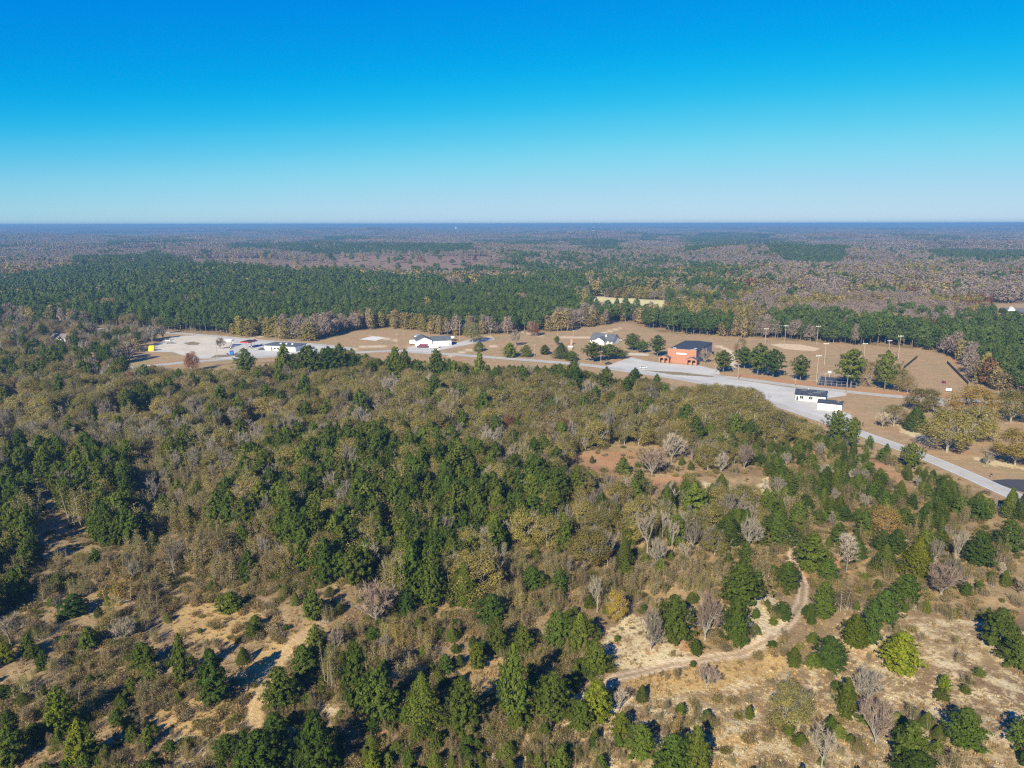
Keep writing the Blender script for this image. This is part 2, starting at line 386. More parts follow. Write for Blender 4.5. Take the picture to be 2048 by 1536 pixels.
def gen_brush(seed, q=260, mat1='brush', h=1.6, w=1.3):
    r = np.random.default_rng(seed); a = r.uniform(0, 6.28, q); R = w*np.sqrt(r.uniform(0, 1, q)); P0 = np.stack([R*0.5*np.cos(a), R*0.5*np.sin(a), np.zeros(q)], 1)
    P1 = np.stack([R*np.cos(a), R*np.sin(a), h*(1-0.5*(R/w)**2)*r.uniform(0.4, 1.1, q)], 1); C = P0 + (P1-P0)*r.uniform(0.4, 1.0, (q, 1)) + r.normal(0, 0.08, (q, 3))
    return [(slivers(P0, P1, 0.05, r), M[mat1]), (leaves(C, r.normal(0, 1, (q, 3)) + np.array([0, 0, 0.7]), 0.22, 0.5, 0.5, r), M[mat1])]
def gen_tuft(seed, mat, q=26, h=0.7, w=0.45):
    r = np.random.default_rng(seed); a = r.uniform(0, 6.28, q); R = w*r.uniform(0.1, 1, q); P0 = np.stack([R*0.6*np.cos(a), R*0.6*np.sin(a), np.zeros(q)], 1)
    P1 = P0 + np.stack([0.35*np.cos(a), 0.35*np.sin(a), r.uniform(0.5, 1.1, q)*h], 1); return [(slivers(P0, P1, 0.10, r), M[mat])]

# far kinds, joined meshes only
FARM = {'pine': [], 'oak': [], 'bare': [], 'tan': [], 'russet': []}
def farset(q, sz, seeds):
    out = {}
    for k, mat, shp in (('pine', 'pinefar', 'pine'), ('oak', 'oak', 'dome'), ('tan', 'tan', 'dome'), ('russet', 'russet', 'dome'), ('bare', 'twigfar', 'bare')):
        out[k] = []
        for s in seeds:
            tr = tubes([((0,0,0),(0,0,7),0.2,0.08)], 3); cr = gen_blob(s*7+len(k), q, sz, 0.8 if shp != 'bare' else 0.45, shp)
            out[k].append(tri_mesh('far_'+k, [(tr, M['bark']), (cr, M[mat])]))
    return out
MID = farset(420, 0.85, (1, 2, 3, 4)); FAR = farset(110, 1.6, (1, 2, 3))

# ------------------------------------------------------------------ instanced masses ("stuff")
_gn = None
def gn_group():
    global _gn
    g = bpy.data.node_groups.new('scatter', 'GeometryNodeTree')
    g.interface.new_socket('Geometry', in_out='INPUT', socket_type='NodeSocketGeometry'); g.interface.new_socket('Variants', in_out='INPUT', socket_type='NodeSocketCollection'); g.interface.new_socket('Geometry', in_out='OUTPUT', socket_type='NodeSocketGeometry')
    gi = g.nodes.new('NodeGroupInput'); go = g.nodes.new('NodeGroupOutput'); ip = g.nodes.new('GeometryNodeInstanceOnPoints'); ci = g.nodes.new('GeometryNodeCollectionInfo')
    ci.inputs['Separate Children'].default_value = True; ci.inputs['Reset Children'].default_value = True; ip.inputs['Pick Instance'].default_value = True
    def attr(name, typ):
        n = g.nodes.new('GeometryNodeInputNamedAttribute'); n.data_type = typ; n.inputs['Name'].default_value = name; return n.outputs['Attribute']
    cx = g.nodes.new('ShaderNodeCombineXYZ'); g.links.new(attr('rz', 'FLOAT'), cx.inputs[2])
    er = g.nodes.new('FunctionNodeEulerToRotation'); g.links.new(cx.outputs[0], er.inputs[0])
    g.links.new(gi.outputs['Geometry'], ip.inputs['Points']); g.links.new(gi.outputs['Variants'], ci.inputs[0]); g.links.new(ci.outputs[0], ip.inputs['Instance'])
    g.links.new(attr('vi', 'INT'), ip.inputs['Instance Index']); g.links.new(er.outputs[0], ip.inputs['Rotation']); g.links.new(attr('sc', 'FLOAT_VECTOR'), ip.inputs['Scale'])
    g.links.new(ip.outputs[0], go.inputs[0]); return g
def scatter(name, label, meshes, pos, scl, vi=None, rz=None):
    global _gn
    if _gn is None: _gn = gn_group()
    n = len(pos)
    if n == 0: return None
    c = bpy.data.collections.new(name+'_kinds')
    for i, me in enumerate(meshes):
        c.objects.link(bpy.data.objects.new('%s_kind_%02d' % (name, i), me))
    me = bpy.data.meshes.new(name); me.vertices.add(n); me.vertices.foreach_set('co', np.asarray(pos, np.float32).ravel())
    me.attributes.new('sc', 'FLOAT_VECTOR', 'POINT').data.foreach_set('vector', np.asarray(scl, np.float32).ravel())
    me.attributes.new('rz', 'FLOAT', 'POINT').data.foreach_set('value', np.asarray(rz if rz is not None else rng.uniform(0, 6.28, n), np.float32))
    me.attributes.new('vi', 'INT', 'POINT').data.foreach_set('value', np.asarray(vi if vi is not None else rng.integers(0, len(meshes), n), np.int32))
    o = bpy.data.objects.new(name, me); link(o); tag(o, label, 'vegetation', None, 'stuff')
    md = o.modifiers.new('scatter', 'NODES'); md.node_group = _gn
    for it in _gn.interface.items_tree:
        if it.item_type == 'SOCKET' and it.in_out == 'INPUT' and it.name == 'Variants': md[it.identifier] = c
    return o

# ------------------------------------------------------------------ ground sheet with zone attributes
LOTS = {
 'gas_lot': [(296,702),(306,690),(345,671),(420,669),(520,679),(640,691),(705,697),(705,702),(600,707),(500,712),(452,716),(385,716),(345,703)],
 'school_lot': [(1215,739),(1212,733),(1240,722),(1262,715),(1290,722),(1330,727),(1400,732),(1436,741),(1440,750),(1345,750),(1270,741)],
 'store_lot': [(1200,737),(1270,747),(1345,758),(1430,770),(1500,792),(1560,815),(1640,842),(1712,860),(1700,830),(1676,820),(1640,800),(1692,792),(1690,786),(1580,776),(1500,764),(1440,756),(1345,749),(1260,741),(1215,736)],
 'station_apron': [(812,699),(822,693),(860,694),(905,687),(940,679),(985,676),(990,679),(930,690),(880,700),(862,708),(830,706)],
}
FIELD = [(250,745),(262,705),(330,664),(420,667),(480,674),(560,679),(600,684),(640,681),(690,663),(790,655),(830,662),(900,672),(1100,664),(1250,645),(1330,667),(1500,677),(1700,690),(1850,700),(1930,730),(1975,790),(2250,800),(2250,1075),(2010,1000),(1860,930),(1700,885),(1640,850),(1500,800),(1300,760),(1000,735),(700,716),(400,728)]
NEARSIDE = gp([(205,740),(300,731),(400,722),(500,715),(600,710),(700,706),(790,701),(975,714),(1200,733),(1345,756),(1420,770),(1560,812),(1716,866),(1884,928),(2020,990),(2250,1100),(2250,1700),(-400,1700),(-400,752)])
FARFIELDS = [[(1180,594),(1335,602),(1342,638),(1178,632)], [(262,501),(380,498),(372,506),(255,509)], [(655,555),(675,557),(672,560),(652,559)]]
CLEARCUT = [[(345,516),(880,518),(1000,524),(900,556),(620,565),(360,545)]]
HOUSEYARD = [[(1975,612),(2060,612),(2100,676),(1965,668)], [(95,672),(150,672),(150,690),(90,690)], [(888,575),(960,571),(975,592),(885,596)]]
SAND = [([(1020,1480),(1250,1380),(1420,1370),(1560,1330),(1700,1325),(1780,1250),(1900,1235),(2150,1280),(2150,1640),(700,1640),(790,1490)], .55),
 ([(1230,1225),(1330,1235),(1400,1330),(1250,1345),(1180,1310)], .66), ([(1500,1200),(1560,1180),(1590,1240),(1540,1290),(1470,1290)], .8),
 ([(1405,960),(1480,985),(1540,950),(1545,1000),(1440,1025),(1400,990)], 1.0), ([(1690,1215),(1850,1200),(1880,1300),(1690,1345),(1600,1340)], .55),
 ([(330,1440),(460,1480),(430,1580),(320,1580)], .62), ([(600,1380),(700,1410),(680,1440),(610,1430)], .55), ([(365,885),(470,856),(560,840),(500,868),(420,898)], .8),
 ([(1780,840),(1830,858),(1880,885),(1870,893),(1800,868)], .8), ([(1915,905),(1975,918),(2060,935),(2060,945),(1960,930)], .75), ([(1880,893),(1990,922),(2050,948),(1960,935)], .5),
 ([(255,835),(300,822),(305,860),(260,858)], .5), ([(1680,820),(1712,815),(1712,840),(1690,845)], .6)]
CLAY = [[(1140,908),(1275,900),(1262,958),(1180,975),(1130,950)], [(1240,965),(1380,945),(1375,995),(1255,990)], [(1280,1285),(1400,1285),(1390,1310),(1320,1335),(1270,1320)],
 [(1555,985),(1620,975),(1650,1040),(1590,1060)], [(1640,862),(1660,870),(1652,900),(1625,890)], [(1735,922),(1770,930),(1835,985),(1800,990),(1745,950)],
 [(1475,746),(1600,764),(1780,784),(1900,790),(1900,797),(1790,792),(1600,771),(1470,753)], [(1225,722),(1262,712),(1245,724),(1218,734)], [(1880,705),(1900,705),(1960,760),(1965,785),(1930,745)],
 [(1700,1290),(1760,1290),(1755,1315),(1700,1310)], [(760,1450),(800,1450),(790,1480),(735,1490)], [(1600,1060),(1720,1130),(1640,1170),(1590,1150)], [(1960,1290),(2010,1290),(1990,1325)], [(1390,880),(1640,900),(1700,960),(1560,960)]]
GOLD = [[(380,1400),(560,1285),(620,1250),(640,1270),(560,1400),(520,1480),(420,1490),(260,1440)], [(350,1200),(470,1200),(560,1250),(450,1290),(340,1270)], [(1240,1140),(1470,1165),(1440,1190),(1300,1200)], [(1240,1355),(1560,1310),(1560,1360),(1300,1400)],
 [(1350,1460),(1500,1460),(1520,1560),(1380,1560)], [(880,1350),(1000,1310),(1010,1400),(900,1420)]]
TRACK = [gp([(1578,1075),(1588,1120),(1606,1160),(1602,1200),(1582,1240),(1535,1285),(1475,1312),(1380,1325),(1300,1339),(1235,1352),(1150,1400)]), gp([(505,1450),(515,1400),(540,1340),(585,1290),(645,1250)])]
LANES = [gp(p) for p in ([(1040,664),(1090,673),(1180,676),(1235,679),(1300,688),(1338,692)], [(1180,676),(1210,665),(1240,657)], [(1405,688),(1440,694),(1458,702),(1468,718),(1462,738)], [(705,698),(730,692),(830,694)],
  [(925,688),(970,677),(985,672)], [(900,712),(930,702),(955,697)], [(740,672),(790,680)], [(500,678),(520,672),(545,668)], [(940,700),(1000,690)])]
nr, na = 700, 640
rr = np.concatenate([[1.0, 20, 40], np.geomspace(60, 520, 440), np.geomspace(524, 30000, nr-443)]); _t = np.linspace(-1, 1, na); aa = np.radians(44*_t + 18*_t**7)
RR, AA = np.meshgrid(rr, aa, indexing='ij'); gx = (RR*np.sin(AA)).ravel(); gy = (RR*np.cos(AA)).ravel(); gz = terrain(gx, gy)
idx = np.arange(nr*na).reshape(nr, na); F = np.stack([idx[:-1, :-1], idx[:-1, 1:], idx[1:, 1:], idx[1:, :-1]], -1).reshape(-1, 4)[:, ::-1]
mg, t = new_mat('ground'); mg.name = 'dry_ground'
gm = mesh_np('ground', np.stack([gx, gy, gz], 1), F, [mg]); gm.polygons.foreach_set('use_smooth', np.ones(len(F), bool))
def zone(polys, soft=3.0, strength=None):
    w = np.zeros(len(gx), np.float32)
    for i, p in enumerate(polys):
        if isinstance(p, tuple): p, s = p
        else: s = 1.0
        P = gp(p); A = np.array(P); sel = (gx > A[:,0].min()-20) & (gx < A[:,0].max()+20) & (gy > A[:,1].min()-20) & (gy < A[:,1].max()+20)
        x, y = gx[sel], gy[sel]; d = seg_dist(x, y, P); d = np.where(inpoly(x, y, P), d, -d); sf = soft*np.clip(np.hypot(x, y)/300, 0.6, 50)
        w[sel] = np.maximum(w[sel], s*smooth(-sf, sf, d))
    return w
def lines(ls, half, soft):
    w = np.zeros(len(gx), np.float32); sel = (np.hypot(gx, gy) < 1000); x, y = gx[sel], gy[sel]; o = np.zeros(len(x))
    for l in ls: o = np.maximum(o, 1-smooth(half, half+soft, seg_dist(x, y, l, False)))
    w[sel] = o; return w

D = np.hypot(gx, gy)
Z = {'z_sand': zone(SAND, 4), 'z_clay': zone(CLAY, 4), 'z_gold': zone(GOLD, 6), 'z_field': np.maximum(zone([FIELD], 4), zone(HOUSEYARD, 3)), 'z_cut': zone(CLEARCUT, 4),
     'z_pale': np.maximum(zone(FARFIELDS, 1.0), 0), 'z_lane': lines(LANES, 1.4, 1.6), 'z_far': smooth(550, 900, D).astype(np.float32)}
sel = D < 400; dd = np.full(len(gx), 99.0)
for l in TRACK: dd[sel] = np.minimum(dd[sel], seg_dist(gx[sel], gy[sel], l, False))
Z['z_track'] = (smooth(2.1, 1.2, dd)*0.18 + 0.72*np.exp(-((dd-0.9)/0.36)**2))*np.where(gx < -5, .4, 1.0)
for k, v in Z.items(): gm.attributes.new(k, 'FLOAT', 'POINT').data.foreach_set('value', np.asarray(v, np.float32))
ground = bpy.data.objects.new('ground', gm); link(ground); tag(ground, None, None, None, 'structure')
# its material: dry winter ground, mottled
geo = N(t, 'ShaderNodeNewGeometry'); P_ = geo.outputs['Position']
def at(k): n = N(t, 'ShaderNodeAttribute'); n.attribute_name = k; return n.outputs['Fac']
nb = noise(t, 0.035, 5, 0.6, P_); nm = noise(t, 0.22, 6, 0.65, P_); nf = noise(t, 1.3, 5, 0.7, P_); ns = noise(t, 4.5, 3, 0.7, P_)
c = mixc(t, (0.245,0.17,0.086), (0.37,0.26,0.135), ramp(t, nm, 0.35, 0.65))
c = mixc(t, c, (0.20,0.135,0.075), ramp(t, nb, 0.50, 0.62))
c = mixc(t, c, (0.15,0.115,0.05), mth(t, 'MULTIPLY', ramp(t, nf, 0.52, 0.72), 0.75))
c = mixc(t, c, (0.48,0.39,0.25), mth(t, 'MULTIPLY', ramp(t, ns, 0.60, 0.72), 0.4))
def thr(k, n, amt, lo=0.45, hi=0.6):
    return ramp(t, mth(t, 'ADD', at(k), mth(t, 'MULTIPLY', mth(t, 'SUBTRACT', n, 0.5), amt)), lo, hi)
gold = mixc(t, (0.46,0.31,0.13), (0.36,0.24,0.10), ramp(t, nf, 0.4, 0.65)); c = mixc(t, c, gold, thr('z_gold', nm, 1.6))
n2_ = mth(t, 'ADD', mth(t, 'MULTIPLY', nm, 0.5), mth(t, 'MULTIPLY', nf, 0.5))
clay = mixc(t, (0.42,0.215,0.11), (0.33,0.185,0.10), ramp(t, nf, 0.4, 0.65)); c = mixc(t, c, clay, mth(t, 'MULTIPLY', thr('z_clay', n2_, 2.2, .45, .75), 0.75))
sandc = mixc(t, (0.62,0.54,0.35), (0.46,0.35,0.19), ramp(t, nf, 0.35, 0.62)); sandc = mixc(t, sandc, (0.34,0.25,0.14), mth(t, 'MULTIPLY', ramp(t, ns, 0.50, 0.66), 0.7))
n2 = mth(t, 'ADD', mth(t, 'MULTIPLY', nm, 0.6), mth(t, 'MULTIPLY', nf, 0.4)); c = mixc(t, c, sandc, thr('z_sand', n2, 2.0, 0.50, 0.66))
trk = mixc(t, (0.70,0.57,0.40), (0.55,0.40,0.26), ramp(t, nf, 0.35, 0.65)); c = mixc(t, c, trk, mth(t, 'MULTIPLY', at('z_track'), 0.85))
fld = mixc(t, (0.365,0.245,0.135), (0.29,0.20,0.11), ramp(t, nm, 0.35, 0.65)); fld = mixc(t, fld, (0.27,0.215,0.11), ramp(t, nb, 0.48, 0.7)); fld = mixc(t, fld, (0.33,0.19,0.10), mth(t, 'MULTIPLY', ramp(t, noise(t, 0.06, 4, 0.6, P_), 0.55, 0.7), 0.7))
mp = N(t, 'ShaderNodeMapping'); mp.inputs['Scale'].default_value = (0.035, 0.45, 1); mp.inputs['Rotation'].default_value = (0, 0, 0.22); t.links.new(P_, mp.inputs[0]); fld = mixc(t, fld, (0.42,0.30,0.17), mth(t, 'MULTIPLY', ramp(t, noise(t, 1.0, 4, 0.6, mp.outputs[0]), 0.5, 0.7), 0.5)); fld = mixc(t, fld, (0.20,0.145,0.08), mth(t, 'MULTIPLY', ramp(t, nf, 0.56, 0.75), 0.45))
c = mixc(t, c, fld, ramp(t, at('z_field'), 0.35, 0.65)); c = mixc(t, c, clay, mth(t, 'MULTIPLY', mth(t, 'MULTIPLY', at('z_field'), thr('z_clay', nm, 1.0)), 0.8)); c = mixc(t, c, sandc, mth(t, 'MULTIPLY', at('z_field'), thr('z_sand', n2, 2.0, 0.5, 0.62)))
c = mixc(t, c, (0.60,0.47,0.32), mth(t, 'MULTIPLY', at('z_lane'), 0.85))
litter = mixc(t, (0.14,0.10,0.065), (0.19,0.14,0.095), ramp(t, nb, 0.4, 0.6)); fw = mth(t, 'MULTIPLY', at('z_far'), mth(t, 'SUBTRACT', 1.0, at('z_field'))); c = mixc(t, c, litter, fw)
c = mixc(t, c, (0.21,0.14,0.10), mth(t, 'MULTIPLY', at('z_cut'), 0.9)); c = mixc(t, c, (0.55,0.48,0.24), at('z_pale'))
b = N(t, 'ShaderNodeBsdfDiffuse'); t.links.new(c, b.inputs[0]); o = N(t, 'ShaderNodeOutputMaterial'); t.links.new(b.outputs[0], o.inputs[0])
bp = N(t, 'ShaderNodeBump'); bp.inputs['Strength'].default_value = 0.9; bp.inputs['Distance'].default_value = 0.28
t.links.new(mth(t, 'ADD', nf, mth(t, 'MULTIPLY', ns, 0.5)), bp.inputs['Height']); t.links.new(bp.outputs[0], b.inputs['Normal'])

# ------------------------------------------------------------------ roads and lots
def surface_mat(name, c1, c2, c3, crack=0.3):
    m, t = new_mat(name); b = N(t, 'ShaderNodeBsdfPrincipled'); o = N(t, 'ShaderNodeOutputMaterial'); t.links.new(b.outputs[0], o.inputs[0]); P = N(t, 'ShaderNodeNewGeometry').outputs['Position']
    c = mixc(t, c1, c2, ramp(t, noise(t, 0.08, 5, 0.65, P), 0.35, 0.65)); c = mixc(t, c, c3, mth(t, 'MULTIPLY', ramp(t, noise(t, 0.45, 6, 0.75, P), 0.55, 0.68), crack)); c = mixc(t, c, tuple(x*0.7 for x in c1), mth(t, 'MULTIPLY', ramp(t, noise(t, 3.0, 3, 0.7, P), 0.5, 0.7), 0.35))
    t.links.new(c, b.inputs['Base Color']); b.inputs['Roughness'].default_value = 0.85; b.inputs['Specular IOR Level'].default_value = 0.2; return m
asph = surface_mat('worn_asphalt', (0.34,0.335,0.315), (0.41,0.40,0.37), (0.25,0.245,0.23))
lotm = surface_mat('pale_gravel_lot', (0.41,0.40,0.37), (0.49,0.465,0.415), (0.27,0.255,0.225), 0.7)
creamlot = surface_mat('cream_concrete', (0.54,0.48,0.38), (0.46,0.41,0.32), (0.33,0.29,0.23), 0.5)
blacktop = surface_mat('fresh_blacktop', (0.045,0.047,0.055), (0.06,0.06,0.068), (0.08,0.08,0.08), 0.3)
paintw = plain('white_road_paint', (0.72,0.72,0.70), 0.7, 0.1, 2.0); painty = plain('yellow_road_paint', (0.62,0.44,0.10), 0.7, 0.1, 2.0)
def resample(line, step=4.0):
    P = np.array(line); s = np.concatenate([[0], np.cumsum(np.hypot(*np.diff(P, axis=0).T))]); n = max(2, int(s[-1]/step)); u = np.linspace(0, s[-1], n)
    x = np.interp(u, s, P[:, 0]); y = np.interp(u, s, P[:, 1]); k = np.ones(9)/9
    if n > 20:
        xp = np.pad(x, 4, mode='edge'); yp = np.pad(y, 4, mode='edge'); x2 = np.convolve(xp, k, 'valid'); y2 = np.convolve(yp, k, 'valid'); x2[0], x2[-1], y2[0], y2[-1] = x[0], x[-1], y[0], y[-1]; x, y = x2, y2
    return np.stack([x, y], 1)
def strip(name, line, off0, off1, z, mat, parent=None, dash=None):
    P = resample(line); d = np.gradient(P, axis=0); d /= np.linalg.norm(d, axis=1)[:, None]; nn = np.stack([-d[:, 1], d[:, 0]], 1)
    A = P + nn*off0; B = P + nn*off1; V = np.concatenate([np.c_[A, np.full(len(A), z)], np.c_[B, np.full(len(B), z)]]); n = len(A)
    F = [(i, i+1, n+i+1, n+i) for i in range(n-1)]
    if off1 > off0: F = [f[::-1] for f in F]
    me = mesh_np(name, V, F, [mat]); o = bpy.data.objects.new(name, me); link(o, parent)
    if me.polygons[0].normal.z < 0: me.flip_normals()
    return o
def road(line, w, z, mat, centre=True, edge=True):
    r = strip('road', line, -w/2, w/2, z, mat); tag(r, None, None, None, 'structure')
    if centre:
        for s in (-0.2, 0.2): strip('centre_line', line, s-0.07, s+0.07, z+0.012, painty, r)
    if edge:
        for s in (-1, 1): strip('edge_line', line, s*(w/2-0.45)-0.09, s*(w/2-0.45)+0.09, z+0.012, paintw, r)
    return r
ms = MAIN; road(ms, 7.6, 0.060, asph)
road(FRONT, 7.0, 0.056, asph); road(BACKRD, 6.6, 0.052, asph); road(UPPER, 6.6, 0.048, asph)
def sheet(name, poly, z, mat):
    P = gp(poly); o = MB().face([(x, y, z) for x, y in P]).build(name, mat); 
    if o.data.polygons[0].normal.z < 0: o.data.flip_normals()
    return tag(o, None, None, None, 'structure')
sheet('parking_lot', LOTS['gas_lot'], 0.020, lotm); sheet('parking_lot', LOTS['school_lot'], 0.036, lotm); sheet('parking_lot', LOTS['store_lot'], 0.028, lotm); sheet('parking_lot', LOTS['station_apron'], 0.024, lotm)
sheet('parking_lot', [(305,696),(345,672),(420,670),(470,680),(452,705),(400,712),(385,714),(345,702)], 0.028, creamlot)
sheet('driveway', [(1975,963),(2010,960),(2100,962),(2100,1000),(2040,985)], 0.030, blacktop)
sheet('driveway', [(1846,800),(1900,804),(1900,813),(1846,812)], 0.030, lotm)
sheet('path', [(1258,706),(1297,708),(1297,712),(1256,711)], 0.03, creamlot)
sheet('grass_verge', [(1285,741),(1360,745),(1425,753),(1428,755),(1345,750)], 0.075, plain('verge_grass', (0.24,0.19,0.10), 0.95, 0.2, 0.5))
sheet('grass_verge', [(366,685),(385,682),(400,685),(395,689),(376,689)], 0.05, bpy.data.materials['verge_grass'])
sheet('grass_verge', [(420,715),(430,709),(462,708),(480,706),(470,711),(455,713)], 0.05, bpy.data.materials['verge_grass'])
sheet('helipad', [(718,678),(745,672),(772,675),(750,681)], 0.03, plain('pale_concrete', (0.62,0.60,0.54), 0.8, 0.08, 0.3))
sheet('infield', [(1540,690),(1560,688),(1600,690),(1640,698),(1630,703),(1600,702),(1570,699)], 0.03, plain('infield_dirt', (0.56,0.42,0.26), 0.95, 0.1, 0.3))

# ------------------------------------------------------------------ trees one can point to (survey pixel x, top, foot, crown width, look)
TINT = {'': (1,1,1,1), 'k': (0.62,0.68,0.75,1), 'd': (0.75,0.85,0.95,1), 'y': (1.5,1.3,0.8,1), 'b': (1.75,1.55,0.85,1), 'o': (1.25,1.05,0.8,1), 'g': (0.95,0.98,1.1,1), 'p': (1.0,0.85,0.85,1), 'w': (1.35,1.3,1.25,1)}
NAMES = {'pine': ('pine_tree', 'pine'), 'pine_edge': ('pine_tree', 'pine'), 'pine_tall': ('pine_tree', 'pine'), 'cedar': ('cedar_tree', 'cedar'), 'oak': ('oak_tree', 'oak'), 'tan': ('oak_tree', 'oak'), 'russet': ('oak_tree', 'oak'),
         'bare_round': ('bare_tree', 'bare tree'), 'bare_tall': ('bare_tree', 'bare tree'), 'bare_pole': ('bare_tree', 'bare tree'), 'sapling': ('sapling', 'sapling'), 'sapling_tan': ('sapling', 'sapling')}
